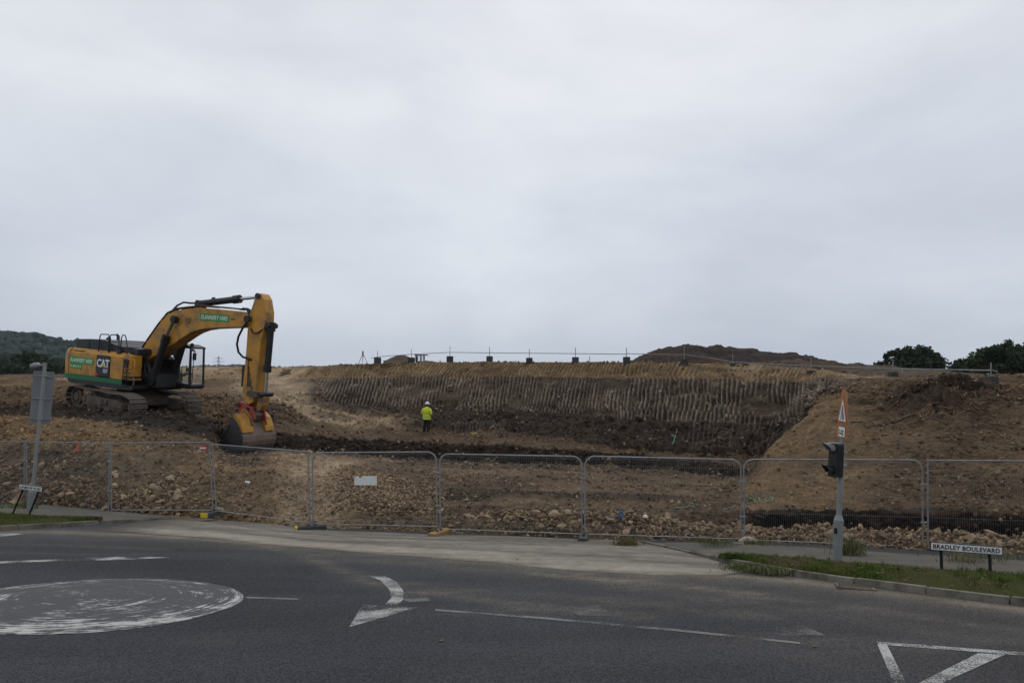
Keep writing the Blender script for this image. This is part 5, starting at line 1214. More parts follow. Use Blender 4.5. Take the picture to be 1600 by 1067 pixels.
# ================================================================== PERSON
def person():
    p0,_=site_at(667,676); p0=P(667,676.2,45.6)
    gp=site_dist(667,45.6); root=empty('person',gp); root.rotation_euler=(0,0,R(-28)); root.scale=(1.0,1.0,1.0)
    tag(root,'person in yellow hi-vis coat, dark trousers and white helmet standing in the dig','person')
    # skeleton: faces away and to the right, hands together at the front
    J={'pel':(0,0,.96,.15),'wa':(0,.0,1.12,.15),'ch':(0,-.02,1.34,.17),'ne':(0,.0,1.53,.065),'he':(.0,.05,1.66,.10),'ht':(0,.055,1.77,.085),
       'hl':(-.10,0,.90,.105),'kl':(-.155,.03,.49,.075),'al':(-.20,-.02,.10,.05),'tl':(-.20,.16,.045,.045),
       'hr':(.10,0,.90,.105),'kr':(.11,.04,.49,.075),'ar':(.10,-.03,.10,.05),'tr':(.12,.15,.045,.045),
       'sl':(-.20,-.01,1.44,.085),'ell':(-.30,-.03,1.17,.062),'wl':(-.13,.22,1.10,.04),'hal':(-.06,.27,1.10,.042),
       'sr':(.20,-.01,1.44,.085),'elr':(.30,-.03,1.17,.062),'wr':(.13,.22,1.10,.04),'har':(.06,.28,1.12,.042)}
    E_=[('pel','wa'),('wa','ch'),('ch','ne'),('ne','he'),('he','ht'),('pel','hl'),('hl','kl'),('kl','al'),('al','tl'),('pel','hr'),('hr','kr'),('kr','ar'),('ar','tr'),('ch','sl'),('sl','ell'),('ell','wl'),('wl','hal'),('ch','sr'),('sr','elr'),('elr','wr'),('wr','har')]
    def fingers(J,E_,h,s):
        x,y,z,_=J[h]
        for k in range(4):
            nm=h+'f%d'%k; J[nm]=(x+s*.03,y+.04-.008*abs(k-1.5),z+.03-.02*k,.0095); J[nm+'b']=(x+s*.06,y+.035,z+.02-.02*k,.0085); E_+=[(h,nm),(nm,nm+'b')]
        J[h+'t']=(x+s*.02,y+.01,z+.055,.011); E_.append((h,h+'t'))
    fingers(J,E_,'hal',1); fingers(J,E_,'har',-1)
    def skin(name,J,E_,m,parent,sub=2,rootk='pel'):
        ks=list(J); me=bpy.data.meshes.new(name); me.from_pydata([J[k][:3] for k in ks],[(ks.index(a),ks.index(b)) for a,b in E_],[])
        o=bpy.data.objects.new(name,me); COL.objects.link(o); o.parent=parent
        md=o.modifiers.new('skin','SKIN'); md.use_smooth_shade=True
        sv=me.skin_vertices[0].data
        for i,k in enumerate(ks):
            r=J[k][3]; sv[i].radius=(r,r); sv[i].use_root=(k==rootk)
        sb_=o.modifiers.new('sub','SUBSURF'); sb_.levels=sub; sb_.render_levels=sub
        me.materials.append(m); return o
    if not bpy.data.meshes.get('x'): pass
    bo=skin('body',J,E_,M['skin'],root)
    # coat: lofted, below the hips, with sleeves
    def loft(rings,n=20,m=None,name='coat',parent=root,open_=True):
        vs=[];fs=[]
        for (cx,cy,z,rx,ry) in rings:
            for k in range(n):
                a=2*math.pi*k/n; wob=1+.035*math.sin(3*a+z*9)+.02*math.sin(7*a-z*13); vs.append((cx+rx*math.cos(a)*wob,cy+ry*math.sin(a)*wob,z))
        for i in range(len(rings)-1):
            for k in range(n): fs.append((i*n+k,i*n+(k+1)%n,(i+1)*n+(k+1)%n,(i+1)*n+k))
        fs.append(tuple(range(n-1,-1,-1))); fs.append(tuple((len(rings)-1)*n+k for k in range(n)))
        return MB().add(vs,fs).build(name,m,parent,True)
    RG=[(0,0,.80,.27,.205),(0,0,.86,.275,.205),(0,0,1.0,.262,.20),(0,0,1.12,.25,.195),(0,-.01,1.25,.255,.20),(0,-.015,1.38,.262,.195),(0,-.01,1.47,.22,.16),(0,0,1.53,.12,.11),(0,.01,1.58,.105,.10)]
    ct=loft(RG,24,M['hivis'])
    for s_ in (-1,1):
        sl=MB(); sl.tube([(s_*.17,-.01,1.44),(s_*.25,-.02,1.36),(s_*.325,-.04,1.17),(s_*.27,.08,1.12),(s_*.15,.205,1.10)],[.10,.105,.088,.082,.068],14); sl.build('sleeve',M['hivis'],root,True)
        MB().tube([(s_*.285,-.03,1.27),(s_*.297,-.033,1.23)],[.101,.099],14).build('sleeve_band',M['band'],root,True)
    for z,rx,ry in ((.93,.274,.209),(1.19,.259,.204)):
        loft([(0,0,z-.03,rx,ry),(0,0,z+.03,rx-.003,ry-.001)],24,M['band'],'reflective_band',ct)
    for s_ in (-1,1):
        MB().tube([(s_*.09,0,.92),(s_*(.155 if s_<0 else .112),.03,.50),(s_*(.198 if s_<0 else .102),-.02,.10)],[.125,.10,.085],14).build('trouser_leg',M['trouser'],root,True)
        xx=-.20 if s_<0 else .105
        b=MB(); b.tube([(xx,-.08,.055),(xx,.0,.07),(xx,.10,.055),(xx,.19,.04)],[.05,.062,.055,.035],12); b.tube([(xx,-.03,.06),(xx,-.02,.17)],.062,12); b.build('boot',M['trouser'],root,True)
    hl=MB(); hl.lathe([(.16,0),(.155,.02),(.135,.025),(.132,.06),(.115,.11),(.075,.145),(.02,.158)],24,(0,.05,1.735)); hl.prism([(-.09,1.735),(.09,1.735),(.09,1.752),(-.09,1.752)],.14,.26,.004); hl.build('helmet',M['helmet'],root,True)
    hh=MB(); hh.lathe([(.02,1.60),(.085,1.615),(.108,1.68),(.108,1.74),(.02,1.76)],18,(0,.035,0)); hh.build('hair',M['trouser'],root,True)
    fc=MB(); fc.lathe([(.006,0),(.02,.01),(.012,.035),(.004,.05)],8,(0,.16,1.64)); fc.box((0,.155,1.595),(.05,.008,.012),bevel=.003); fc.build('nose_and_mouth',M['skin'],root,True)
    for s_ in (-1,1):
        MB().lathe([(.002,0),(.012,.004),(.002,.012)],8,(s_*.036,.145,1.685),Matrix.Rotation(R(-90),3,'X')).build('eye',M['ink'],root)
        MB().box((s_*.108,.05,1.675),(.02,.035,.06),bevel=.008).build('ear',M['skin'],root)
    return root
person()

# ================================================================== BARRIER ALONG THE TOP OF THE CUT
TOPS=[(590,566,548,60.5),(643,566,546,59.3),(703,564,541,58.0),(765,564,542,56.3),(827,566.5,545,54.4),(899,565.5,543,52.6),(979,569,543,50.2),(1069,569,540,48.6),(1145,571,553,47.0),(1267,582,558,43.2),(1395,588.5,562,38.5),(1548,599,566,35.2)]
names=['first','second','third','fourth','fifth','sixth','seventh','eighth','ninth','tenth','eleventh','twelfth']
railp=[557.5,553.5,550.5,551.3,551.8,552.4,553.3,555,566.5,572.5,577,580]; RP=[]
for k,(px,yb,yt,d) in enumerate(TOPS):
    d=min(max(site_at(px,yb)[0].y,d-7),d+2); g=P(px,yb,d); rt_=empty('barrier_post',g); tag(rt_,'thin post in a dark block on top of the cut, %s from the left'%names[k],'barrier post','barrier posts along the top of the cut')
    s=d/F; bw=(10 if k<11 else 14)*s; bh=7.6*s if k not in (6,11) else 11.5*s
    if k in (8,9): bh*=.45
    MB().prism([(-bw/2,-.25),(-bw/2,bh*.9),(-bw/2*.9,bh),(bw/2*.9,bh),(bw/2,bh*.9),(bw/2,-.25)],-.22,.22,.012).build('block',M['dark_block'],rt_)
    MB().cyl((0,0,bh-.05),(random.uniform(-.02,.02),0,(yb-yt)*s),.024,8).build('post',M['galv'],rt_,True)
    RP.append(P(px,railp[k],d-.05))
RP=[P(580,559.5,60.8)]+RP[:8]+[P(1110,560,47.8)]+RP[8:]
tag(MB().tube(RP[:8],.026,6).build('barrier_rail',M['galv'],None,True),'long pale rail on posts along the left part of the cut top','barrier rail')
tag(MB().tube([RP[7]+Vector((0,-.06,.03))]+[p+Vector((0,-.06,.03)) for p in RP[8:]]+[P(1558,580.3,RP[-1].y-.1)],.028,6).build('barrier_rail',M['galv'],None,True),'rail sloping down to the right along the cut top by the trees','barrier rail')

# tripod
tp=site_dist(567,74); tpz=P(567,568.5,74); tr_=empty('survey_tripod',tpz); tag(tr_,'surveyor tripod with instrument on the skyline left of the cut','tripod')
for k,(x,y) in enumerate(((-.46,0),(.50,.05),(-.10,.4))): MB().tube([(0,0,1.0),(x*.5,y*.5,.5),(x,y,-.05)],[.03,.028,.022],6).build('leg',M['ink'] if k!=1 else M['muddy'],tr_)
MB().lathe([(.02,.96),(.09,.97),(.09,1.02),(.05,1.04),(.07,1.08),(.08,1.2),(.05,1.28),(.02,1.30)],12).build('instrument',M['black'],tr_,True)
MB().box((.09,0,.80),(.10,.06,.12),bevel=.02).build('pouch',M['ink'],tr_)

# ================================================================== HAULER beyond the edge
hp=P(645,600,128); hp.z=.75; ha=empty('dump_truck',hp); tag(ha,'articulated dump truck loaded with soil, mostly hidden beyond the cut edge','truck')
MB().prism([(-4.9,2.75),(-4.6,1.7),(-.9,1.5),(-.3,2.6),(-.3,2.78)],-1.45,1.45,.03).build('dump_bed',M['hauler'],ha)
ld_=MB(); vs=[];fs=[]; na=20
for i in range(9):
    r=i/8
    for j in range(na):
        a=2*math.pi*j/na; h=1.0*(1-r**1.7)*(1+.22*math.sin(3*a+1)*r)+.10*math.sin(9*a+i)*r*(1-r); vs.append((-2.3+2.5*r*math.cos(a)+.3*(1-r),1.3*r*math.sin(a),2.72+h))
for i in range(8):
    for j in range(na): fs.append((i*na+j,i*na+(j+1)%na,(i+1)*na+(j+1)%na,(i+1)*na+j))
M['load']=mat('soil_load',(.10,.065,.045),.95,var=.4,scale=4,bump=.8,bscale=8)
ld_.add(vs,fs).build('soil_load',M['load'],ha)
MB().box((-1.2,0,1.3),(7.0,1.0,.5),bevel=.05).build('chassis',M['hauler'],ha)
cbm=MB(); 
for x in (.75,1.4,1.95):
    for y in (-.75,.75): cbm.box((x,y,3.0),(.12,.12,1.25))
cbm.box((1.35,0,2.35),(1.5,1.7,.5),bevel=.05); cbm.box((.75,0,2.9),(.1,1.4,.9)); cbm.build('cab_frame',M['black'],ha)
MB().box((1.5,0,3.68),(2.2,1.8,.16),bevel=.04).build('cab_roof',M['black'],ha)
for y in (-.78,.78): MB().box((1.35,y,3.1),(1.1,.01,1.0)).build('cab_window',M['glass'],ha)
MB().prism([(2.1,1.6),(2.1,2.75),(3.6,2.6),(4.2,2.3),(4.3,1.6)],-1.0,1.0,.08).build('bonnet',M['hauler'],ha)
MB().tube([(.45,.6,2.6),(.45,.6,3.9)],.09,10).build('exhaust',M['black'],ha)
for x in (-3.9,-2.1,3.0):
    for y in (-1.2,1.2):
        w=MB(); w.lathe([(.25,-.28),(.72,-.3),(.82,-.2),(.82,.2),(.72,.3),(.25,.28)],20,(x,y,.82),Matrix.Rotation(R(90),3,'X')); w.build('wheel',M['rubber'],ha,True)

# ================================================================== SPOIL HEAPS
def heap(name,label,outline,base_y,d,depth,col,seed):
    """ridge whose crest follows the photo line at distance d"""
    pxs=[p for p,_ in outline]; x0,x1=pxs[0],pxs[-1]; n=150; m=46; V=[];C=[]
    for i in range(n):
        px=x0+(x1-x0)*i/(n-1); ty=np.interp(px,pxs,[y for _,y in outline]); top=CZ-(ty-HZ)*d/F; bot=CZ-(base_y-HZ)*d/F
        for j in range(m):
            v=j/(m-1)*2-1; prof=max(0,1-abs(v)**1.5); V.append(((px-800)*d/F,d+v*depth,bot+(top-bot)*prof))
    V=np.array(V); env=np.clip((V[:,2]-(CZ-(base_y-HZ)*d/F))/1.0,0,1)
    V[:,2]+=env*(.34*fbm(V*.9+seed,4)+.2*ridged(V*2.2+seed,3)); V[:,1]+=env*.3*fbm(V*1.3+seed+9,3)
    col=np.array(col); K=col*(1+.55*fbm(V*1.2+seed,4)[:,None]); red=sstep(fbm(V*.35+seed+4,3),.05,.3)[:,None]; K=K*(1-red*.5)+np.array([.085,.046,.026])*red*.5
    ii=np.arange(n*m).reshape(n,m); Fq=np.stack([ii[:-1,:-1],ii[1:,:-1],ii[1:,1:],ii[:-1,1:]],-1).reshape(-1,4)
    o=np_mesh(name,V,Fq,M['soil'],None,np.clip(K,.01,.5)); tag(o,label,'spoil heap'); return o
heap('spoil_heap','large dark spoil heap on the skyline above the cut',[(955,574),(985,565),(1010,555),(1030,547.5),(1050,543),(1070,540),(1085,539),(1100,542),(1118,540),(1140,545),(1165,545.5),(1190,551),(1215,554.5),(1240,554.5),(1262,559),(1285,566),(1310,574)],580,72,7.5,(.042,.031,.026),3)
heap('spoil_heap','small rounded spoil heap at the right foot of the large dark heap',[(1282,574),(1292,566),(1302,563.5),(1312,568),(1322,574)],582,66,2.0,(.085,.065,.05),8)
heap('spoil_heap','low stony ridge on the skyline between spoil heap and trees',[(1180,575),(1230,566),(1300,569),(1360,572),(1420,577),(1500,583),(1560,586)],592,50,4.0,(.095,.072,.05),12)
heap('spoil_heap','reddish heap of soil at the right edge of the cut top',[(1545,606),(1565,597),(1585,589),(1605,584),(1640,578),(1700,580)],612,32,2.6,(.15,.09,.052),15)
heap('spoil_heap','low heap on the skyline at the far left end of the cut',[(448,578),(470,574),(484,573.2),(500,574),(530,571.5),(560,570.5),(590,573)],584,66,2.4,(.085,.06,.042),19)
heap('spoil_heap','sandy mound left of the excavator in front of the woods',[(-220,606),(-120,596),(0,591.5),(40,591),(95,597),(150,606)],618,54,5.0,(.16,.11,.062),23)

# ================================================================== TREES, HILL, PYLON
def leaf_cloud(name,centres,radii,nper,leaf,material,parent,seed,flat=.8):
    rg=np.random.default_rng(seed); Vs=[];
    for c,r in zip(centres,radii):
        n=int(nper*1.7*r*r); u=rg.normal(size=(n,3)); u/=np.linalg.norm(u,axis=1,keepdims=True); rad=r*(.35+.7*rg.random((n,1))**.6)
        p=np.array(c)+u*rad*np.array([1,1,flat])
        a=rg.normal(size=(n,3)); a/=np.linalg.norm(a,axis=1,keepdims=True); b=np.cross(a,rg.normal(size=(n,3))); b/=np.linalg.norm(b,axis=1,keepdims=True)
        s=leaf*(.5+rg.random((n,1)))
        Vs.append(np.stack([p-a*s,p+b*s*.7,p+a*s,p-b*s*.7],1))
    V=np.concatenate(Vs).reshape(-1,3); Fq=np.arange(len(V)).reshape(-1,4); return np_mesh(name,V,Fq,material,parent)
def tree(label,px,ytop,d,width,height,seed,material,name='broadleaf_tree',nper=160,leaf=.17,group='trees beyond the dig'):
    rg=random.Random(seed); top=P(px,ytop,d); base=Vector((top.x,top.y,top.z-height)); root=empty(name,base); tag(root,label,'tree',group)
    H=height; cs=[];rs=[]
    n=46
    for k in range(n):
        a=rg.uniform(0,6.28); q=rg.uniform(0,1)**.6; z=H*(.30+.58*rg.random()); lim=width/2*math.sqrt(max(.05,1-((z/H-.48)/.50)**2))
        rr=rg.uniform(.15,.27)*width/2*1.25
        cs.append((math.cos(a)*max(0,lim-rr*.7)*q,math.sin(a)*max(0,lim-rr*.7)*q,min(z,H-rr*.7))); rs.append(rr)
    cs.append((rg.uniform(-.1,.1)*width,0,H-.14*width)); rs.append(.13*width)
    for k in range(34):
        a=rg.uniform(0,6.28); z=H*(.45+.52*rg.random()); lim=width/2*math.sqrt(max(.04,1-((z/H-.48)/.52)**2))*rg.uniform(.9,1.08); cs.append((math.cos(a)*lim,math.sin(a)*lim,z)); rs.append(rg.uniform(.035,.075)*width)
    tk=MB(); tk.tube([(0,0,-.5),(.05*rg.uniform(-1,1),0,H*.2),(.1*rg.uniform(-1,1),.1,H*.4),(0,0,H*.7)],[.045*width*.6,.035*width*.6,.026*width*.6,.01*width],9)
    for c in cs[::2]: tk.tube([(0,0,H*.25),(c[0]*.45,c[1]*.45,H*.25+(c[2]-H*.25)*.55),c],[.018*width,.012*width,.004*width],6)
    tk.build('trunk',M['bark'],root,True)
    leaf_cloud('crown',cs,rs,nper,leaf,material,root,seed)
    return root
tree('broad dark tree standing alone on the right skyline',1425,541,82,8.0,8.2,4,M['leaf2'],nper=210,leaf=.15)
tree('tall dark tree at the right edge, highest of its clump',1578,532,70,6.6,8.2,11,M['leaf2'],nper=230,leaf=.14)
tree('rounded tree at the left end of the right clump',1512,558,78,4.2,5.6,17,M['leaf2'],nper=240,leaf=.14)
tree('dark tree with paler leaves in the middle of the right clump',1545,544,76,5.2,6.8,21,M['leaf'],nper=230,leaf=.14)
tree('leafy tree just outside the right edge of the view',1640,536,72,6.5,8.0,29,M['leaf2'],nper=200,leaf=.15)
for k,(px,y,d,w,h,lab) in enumerate([(8,558,150,9,12,'leftmost dark tree at the foot of the wooded hill'),(42,549,160,10.5,15,'tall conical dark tree behind the grey sign plate'),(74,560,150,8,12,'dark tree between the grey sign and the excavator tail'),(98,566,165,8,11,'small dark tree just behind the excavator counterweight'),(-38,556,150,9,13,'dark tree beyond the left edge of the view')]):
    tree(lab,px,y,d,w,h,40+k,M['leaf2'],nper=60,leaf=.34,group='dark trees below the wooded hill')
# wooded hill far left
def hill(name,outline,d0,d1,base,material,n=120,m=24):
    pxs=[p for p,_ in outline]; V=[]
    for i in range(n):
        px=pxs[0]+(pxs[-1]-pxs[0])*i/(n-1); top=CZ-(np.interp(px,pxs,[y for _,y in outline])-HZ)*d1/F
        for j in range(m):
            v=j/(m-1); d=d0+(d1*1.15-d0)*v; V.append(((px-800)*d/F,d,base+(top-base)*math.sin(min(1,v*1.15)*math.pi/2)))
    V=np.array(V); V[:,2]+=1.2*fbm(V*.03,4)
    ii=np.arange(n*m).reshape(n,m); Fq=np.stack([ii[:-1,:-1],ii[1:,:-1],ii[1:,1:],ii[:-1,1:]],-1).reshape(-1,4)
    o=np_mesh(name,V,Fq,material); o['kind']='structure'; return o,V.reshape(n,m,3)
ho,HV=hill('wooded_hill',[(-700,515),(-300,520),(-120,522),(0,521.5),(30,524),(50,528),(72,532.5),(85,534.5),(100,541),(140,552),(200,564),(260,572),(320,578),(380,580)],320,620,-4,M['wood_far'])
rgh=np.random.default_rng(5); sel=HV[10:100,5:22].reshape(-1,3); sel=sel[rgh.integers(0,len(sel),5200)]+rgh.normal(size=(5200,3))*np.array([6,6,.6])
sz=2.0+2.4*rgh.random(5200); M['wood_crowns']=mat_vcol('wood_crowns',var=.4,scale=.8,fine=2,bump=.6,bdist=.4)
CR=rock_variants(6,22,.95,77); kc=np.array([.034,.050,.040])*(.6+.8*rgh.random((5200,1)))
tag(scatter_mesh('hill_wood',sel,sz,kc,CR,M['wood_crowns']),'dense dark wood covering the far hill at the left','wood')
fo2,FV=hill('far_ridge',[(150,584),(230,577),(300,574),(318,571.5),(335,573),(352,572.2),(372,571),(395,573),(430,575),(520,578),(700,580)],900,1300,-6,M['wood_far'],90,12)
sel=FV[10:70,4:11].reshape(-1,3); sel=sel[rgh.integers(0,len(sel),700)]+rgh.normal(size=(700,3))*np.array([8,8,.5]); kc=np.array([.045,.058,.055])*(.7+.6*rgh.random((700,1)))
tag(scatter_mesh('ridge_trees',sel,2.0+2.2*rgh.random(700),kc,CR,M['wood_crowns']),'thin line of trees on the far ridge behind the excavator arm','trees')
# pylon
pyb=P(341.5,584,1150); py_=empty('pylon',pyb); tag(py_,'distant lattice electricity pylon on the skyline behind the excavator arm','pylon')
HH=27.0; pm_=MB()
def wdt(z): return 3.2*(1-z/HH)**1.1+.45
for sx in (-1,1):
    for sy in (-1,1): pm_.tube([(sx*wdt(z),sy*wdt(z),z) for z in np.linspace(0,HH,8)],.17,4)
zs=np.linspace(0,HH,11)
for a,b in zip(zs,zs[1:]):
    for sy in (-1,1):
        pm_.tube([(-wdt(a),sy*wdt(a),a),(wdt(b),sy*wdt(b),b)],.12,3); pm_.tube([(wdt(a),sy*wdt(a),a),(-wdt(b),sy*wdt(b),b)],.12,3)
pm_.build('tower',M['steel_grey'],py_)
for z,w in ((14.0,7.5),(19.0,9.0),(24.0,6.5)):
    a=MB(); a.tube([(-w,0,z),(0,0,z+.9),(w,0,z)],.17,4); a.tube([(-w,0,z),(w,0,z)],.17,4); a.build('cross_arm',M['steel_grey'],py_)
    for s_ in (-1,1): MB().tube([(s_*w,0,z),(s_*w,0,z-1.6)],.13,4).build('insulator',M['steel_grey'],py_)

# ================================================================== GRASS, WEEDS
def blades(name,bases,hmin,hmax,w,material,seed,lean=.5,parent=None):
    rg=np.random.default_rng(seed); n=len(bases); b=np.asarray(bases); a=rg.uniform(0,2*np.pi,n); h=hmin+(hmax-hmin)*rg.random(n)**1.5
    d=np.stack([np.cos(a),np.sin(a),0*a],-1); s=np.stack([-np.sin(a),np.cos(a),0*a],-1)*w*(.6+.8*rg.random((n,1)))
    ln=lean*rg.random((n,1)); up=np.array([0,0,1.0])
    m1=b+up*(h*.55)[:,None]+d*ln*(h*.35)[:,None]; t=b+up*(h*(1-.25*ln[:,0]))[:,None]+d*ln*h[:,None]
    V=np.stack([b-s,b+s,m1+s*.7,t,m1-s*.7],1).reshape(-1,3); k=np.arange(n)[:,None]*5
    Fq=np.concatenate([np.concatenate([k,k+1,k+2,k+4],1),np.concatenate([k+4,k+2,k+3,k+3],1)])
    # triangles for tips
    me=bpy.data.meshes.new(name); F4=Fq[:n]; F3=Fq[n:,:3]; Ft=np.concatenate([F4[:,[0,1,2]],F4[:,[0,2,3]],F3])
    return np_mesh(name,V,Ft,material,parent)
def on_strip(front,back,n,h,dens=None,seed=1):
    rg=np.random.default_rng(seed); A=poly_interp(front,80); B=poly_interp(back,80); A=np.array(A); B=np.array(B); u=rg.random(n)*78.99; v=rg.random(n); i=u.astype(int); f=(u-i)[:,None]
    a=A[i]*(1-f)+A[i+1]*f; b=B[i]*(1-f)+B[i+1]*f; p=a*(1-v[:,None])+b*v[:,None]; p[:,2]=zr(p[:,0],p[:,1])+h+.04*np.sin(np.pi*v)
    k=fbm(np.stack([p[:,0]*1.3,p[:,1]*1.3,0*p[:,0]],-1),3); keep=rg.random(n)<np.clip(.62+1.5*k,.08,1); return p[keep]
M['dry']=mat('dry_grass',(.15,.125,.06),.9,var=.45,scale=6,dirt=(.075,.075,.03),dirt_amt=.4,dscale=4,spec=.08)
def split_patches(p,bias,seed):
    q=np.stack([p[:,0],p[:,1],0*p[:,0]],-1); k=fbm(q*1.1+seed,4)+bias(p)+.12*np.random.default_rng(seed).normal(size=len(p)); return p[k>0],p[k<=0]
g1=on_strip(vr_f,vr_b,62000,.10,seed=3); ga,gb=split_patches(g1,lambda p:.16-.30*sstep(p[:,0],6.0,8.5),3)
o=blades('verge_grass',ga,.012,.075,.0042,M['grass'],3,.9); tag(o,'patchy green grass of the verge beside the right kerb','grass',kind='stuff')
gb=gb[np.random.default_rng(5).random(len(gb))<.5]; o=blades('verge_dead_grass',gb,.01,.05,.0042,M['dry'],13,1.2); tag(o,'dead brown grass patches in the right verge','grass',kind='stuff')
g2=on_strip(vl_f,vl_b,26000,.10,seed=4); o=blades('verge_grass',g2,.02,.08,.0045,M['grass'],4); tag(o,'green grass of the verge at the left under the name plate','grass',kind='stuff')
tf=on_strip(vr_f,vr_b,90,.11,seed=31); tf=np.repeat(tf,26,0)+np.random.default_rng(2).normal(size=(len(tf)*26,3))*np.array([.03,.03,0]); o=blades('verge_tufts',tf,.05,.15,.004,M['grass'],33,1.1); tag(o,'taller grass tufts scattered over the right verge','grass',kind='stuff')
lv=on_strip(vr_f,vr_b,420,.13,seed=41); o=blades('fallen_leaves',lv,.012,.03,.016,M['dry'],43,3.0); tag(o,'fallen pale leaves on the right verge','leaves',kind='stuff')
M['weed']=mat('weed',(.085,.105,.032),.85,var=.5,scale=2,dirt=(.20,.16,.075),dirt_amt=.4,dscale=2)
wf_=GL([(1000,850),(1100,854),(1165,857),(1250,863),(1330,868),(1400,873),(1600,885),(1800,898)],.1); wb_=GL([(990,842),(1100,847),(1165,851),(1250,855),(1330,859),(1400,863),(1600,874),(1800,886)],.1)
g3=on_strip(wf_,wb_,7000,.09,seed=6); g3=g3[fbm(np.stack([g3[:,0]*.9,g3[:,1]*.9,0*g3[:,0]],-1),2)>-.12]; o=blades('fence_weeds',g3,.03,.17,.004,M['weed'],6,.8); tag(o,'straggling weeds between the right footway and the fence','weeds',kind='stuff')
g4=on_strip(GL([(-60,796),(0,794),(60,796)],.1),GL([(-60,788),(0,787),(60,791)],.1),1500,.09,seed=9); o=blades('fence_weeds',g4,.03,.12,.005,M['grass'],9,.7); tag(o,'weeds at the foot of the fence at the far left','weeds',kind='stuff')
def tuft(name,label,px,py,n,r,hmin,hmax,material,seed,lean=.9,hh=0.0,w=.0055):
    rg=np.random.default_rng(seed); c=G(px,py,hh); p=np.array(c)[None]+np.concatenate([rg.normal(size=(n,2))*r,np.zeros((n,1))],1); p[:,2]=zr(p[:,0],p[:,1])+hh
    o=blades(name,p-np.array(c),hmin,hmax,w,material,seed,lean); o.location=c; tag(o,label,'plant'); return o
tuft('grass_tuft','dry grass tuft at the fence beside the dark grey foot',978,852,420,.13,.06,.28,M['dry'],21)
tuft('grass_tuft','upright green tuft growing right behind the signal pole',1328,866,260,.13,.12,.46,M['weed'],22,.7,.1,.008)
tuft('weed_clump','low dark weeds spilling over the kerb end onto the road',1175,889,1300,.20,.03,.12,M['weed'],23,1.0,.03,.008)
tuft('weed_clump','dark weeds along the kerb end right of the spilling clump',1208,893,700,.14,.03,.11,M['weed'],24,1.0,.05,.008)
tuft('grass_tuft','sprawling stems under the middle of the wide name plate',1505,877,160,.22,.08,.28,M['dry'],25,1.2,.1,.005)
tuft('weed_clump','dark plant among stones at the joint by the white pebble',1190,850,160,.15,.05,.2,M['weed'],26,1.0,.1,.006)

# ================================================================== SMALL THINGS ON SITE
def small(name,label,cat,px,py,parts,scale=1.0,lift=0.0):
    p,n=site_at(px,py); root=empty(name,p+Vector((0,0,lift))); tag(root,label,cat)
    for nm,mb,m in parts: mb.build(nm,m,root)
    return root
small('marker_cone','small orange marker on top of the left rubble bank','marker',124,704,[('cone',MB().lathe([(.10,0),(.10,.02),(.07,.03),(.02,.24),(.015,.25)],14),M['orange_pl']),('foot',MB().box((0,0,.0),(.26,.26,.03),bevel=.01),M['orange_pl'])])
small('red_sign_board','small red board lying below the mesh fence joint near the bucket','board',317,706,[('board',MB().box((0,0,.08),(.26,.02,.16),rot=(R(-15),0,R(5)),bevel=.004),M['red_pl']),('stripe',MB().box((0,-.016,.085),(.20,.004,.04),rot=(R(-15),0,R(5))),M['white'])],lift=.02)
small('yellow_block','small yellow block lying on the ledge right of the person','block',740,681,[('block',MB().box((0,0,.06),(.34,.22,.15),rot=(0,R(4),R(10)),bevel=.03),M['wood_pale'])])
small('blue_scrap','small upright blue plastic scrap on the rubble row','scrap',969,812,[('sheet',MB().prism([(-.045,0),(-.04,.20),(.0,.19),(.01,.09),(.08,.06),(.08,.0)],-.02,.02,.006),M['blue'])])
small('white_pebble','bright white stone on the rubble row','stone',1008,813,[('pebble',MB().lathe([(.01,0),(.06,.02),(.07,.05),(.04,.09),(.01,.1)],10),M['white'])])
small('white_litter','small white scrap lying on the sandy ramp','litter',388,757,[('scrap',MB().box((0,0,.05),(.15,.08,.06),rot=(.3,.2,.4),bevel=.02),M['white'])])
small('plank','pale timber board lying along the lip below the ribbed face','plank',1006,652,[('board',MB().box((0,-.1,.05),(1.1,.2,.06),rot=(0,R(3),R(-6)),bevel=.01),M['concrete'])])
for px,py,h,lab in ((1247,587,.42,'short green topped stake on the cut top, left of the two'),(1409,589,.42,'short green topped stake on the cut top below the lone tree')):
    small('marker_stake',lab,'stake',px,py,[('stake',MB().tube([(0,0,-.1),(.05,0,h)],.03,6),M['wood']),('green_top',MB().tube([(.02,0,h*.35),(.052,0,h+.02)],.038,6),M['paint_green'])])
for px,py,h,lab in ((469,619,.5,'thin green stake beside the site track'),(792,587,.4,'thin pale stake in the upper part of the cut'),(1044,571,.5,'pale leaning stake at the cut edge under the spoil heap'),(921,566,.4,'thin pale stake at the cut edge, left of the pale leaning one')):
    small('marker_stake',lab,'stake',px,py,[('stake',MB().tube([(0,0,-.1),(.04,0,h)],.022,6),M['root'])])
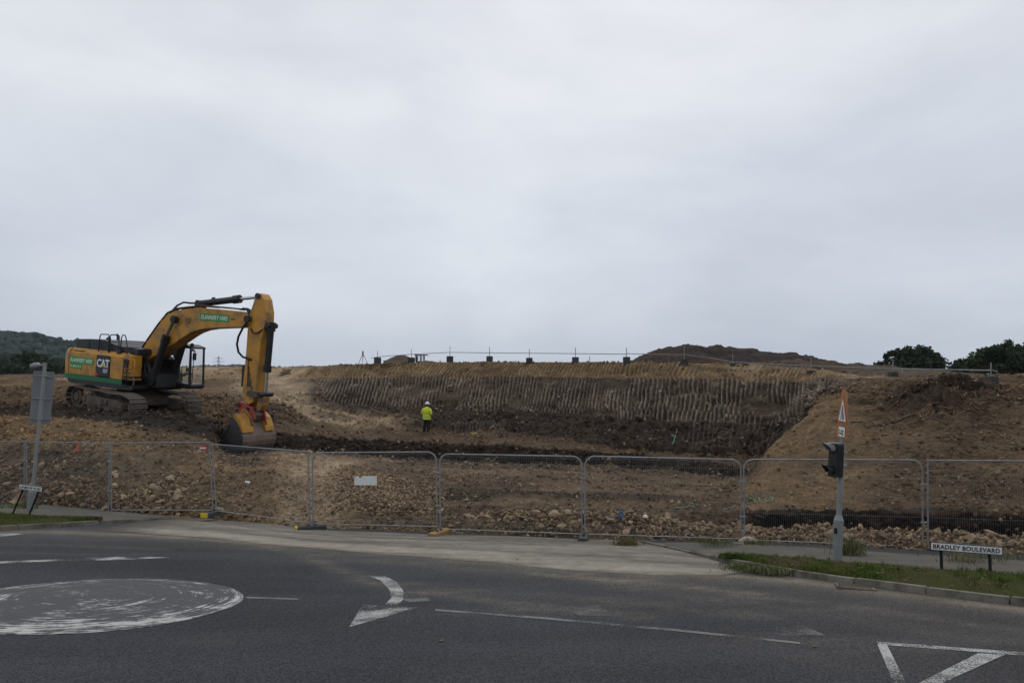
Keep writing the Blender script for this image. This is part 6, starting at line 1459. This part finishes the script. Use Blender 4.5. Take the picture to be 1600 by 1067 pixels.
# sprayed green marks on the ground
def spray(label,strokes,r=.018):
    m=MB(); c0,_=site_at(*strokes[0][0])
    for s in strokes:
        pts=[]
        for a,b in zip(s,s[1:]):
            for t in np.linspace(0,1,6):
                p,n=site_at(a[0]+(b[0]-a[0])*t,a[1]+(b[1]-a[1])*t); pts.append(p+n*.012+Vector((0,-.02,0))-c0)
        m.tube(pts,r,4)
    o=m.build('spray_mark',M['paint_green']); o.location=c0; tag(o,label,'paint mark')
spray('green sprayed slash on the dark lower face of the cut',[[(1058,672),(1056,682),(1051,694)],[(1050,680),(1056,684)]],.03)
spray('green sprayed figures 20.0 on the brown slope',[[(1166,778),(1172,776),(1174,780),(1166,787),(1175,787)],[(1183,777),(1179,782),(1183,787),(1188,783),(1185,777)],[(1191,786),(1193,786)],[(1200,777),(1196,781),(1200,785),(1206,783),(1208,778),(1202,776)]],.012)
spray('green sprayed scribble on the pit floor edge by the fence',[[(1052,795),(1070,793),(1085,791)],[(1082,787),(1092,791)],[(1130,797),(1145,793),(1150,790)]],.012)
# leaf litter on road
lit=MB(); rgl=random.Random(8)
for px,py in ((1275,1009),(690,1000),(557,908),(1172,907),(1115,905),(1230,903),(808,874),(820,870)):
    p=G(px,py,.012); a=rgl.uniform(0,6.28); s=.05; lit.add([p+Vector((s*math.cos(a+k*1.57)*(1 if k%2 else .5),s*math.sin(a+k*1.57)*(1 if k%2 else .5),.01*(k%2))) for k in range(4)],[(0,1,2,3)])
o=lit.build('road_litter',M['dry']); tag(o,'scattered dead leaves and scraps on the road','litter',kind='stuff')

# ================================================================== THIN HAZE
hz=MB(); hz.add([(x,y,z) for z in (-14,70) for x,y in ((-900,-60),(900,-60),(900,1700),(-900,1700))],[(0,3,2,1),(4,5,6,7),(0,1,5,4),(1,2,6,5),(2,3,7,6),(3,0,4,7)])
hm_=bpy.data.materials.new('haze'); hm_.use_nodes=True; hn=hm_.node_tree.nodes; hn.remove(hn['Principled BSDF'])
pv=hn.new('ShaderNodeVolumePrincipled'); pv.inputs['Color'].default_value=(.80,.88,1.0,1); pv.inputs['Density'].default_value=.00011; pv.inputs['Anisotropy'].default_value=.2
hm_.node_tree.links.new(pv.outputs[0],hn['Material Output'].inputs['Volume'])
ho_=hz.build('haze',hm_); ho_['kind']='stuff'; ho_['label']='thin grey haze over the whole place'
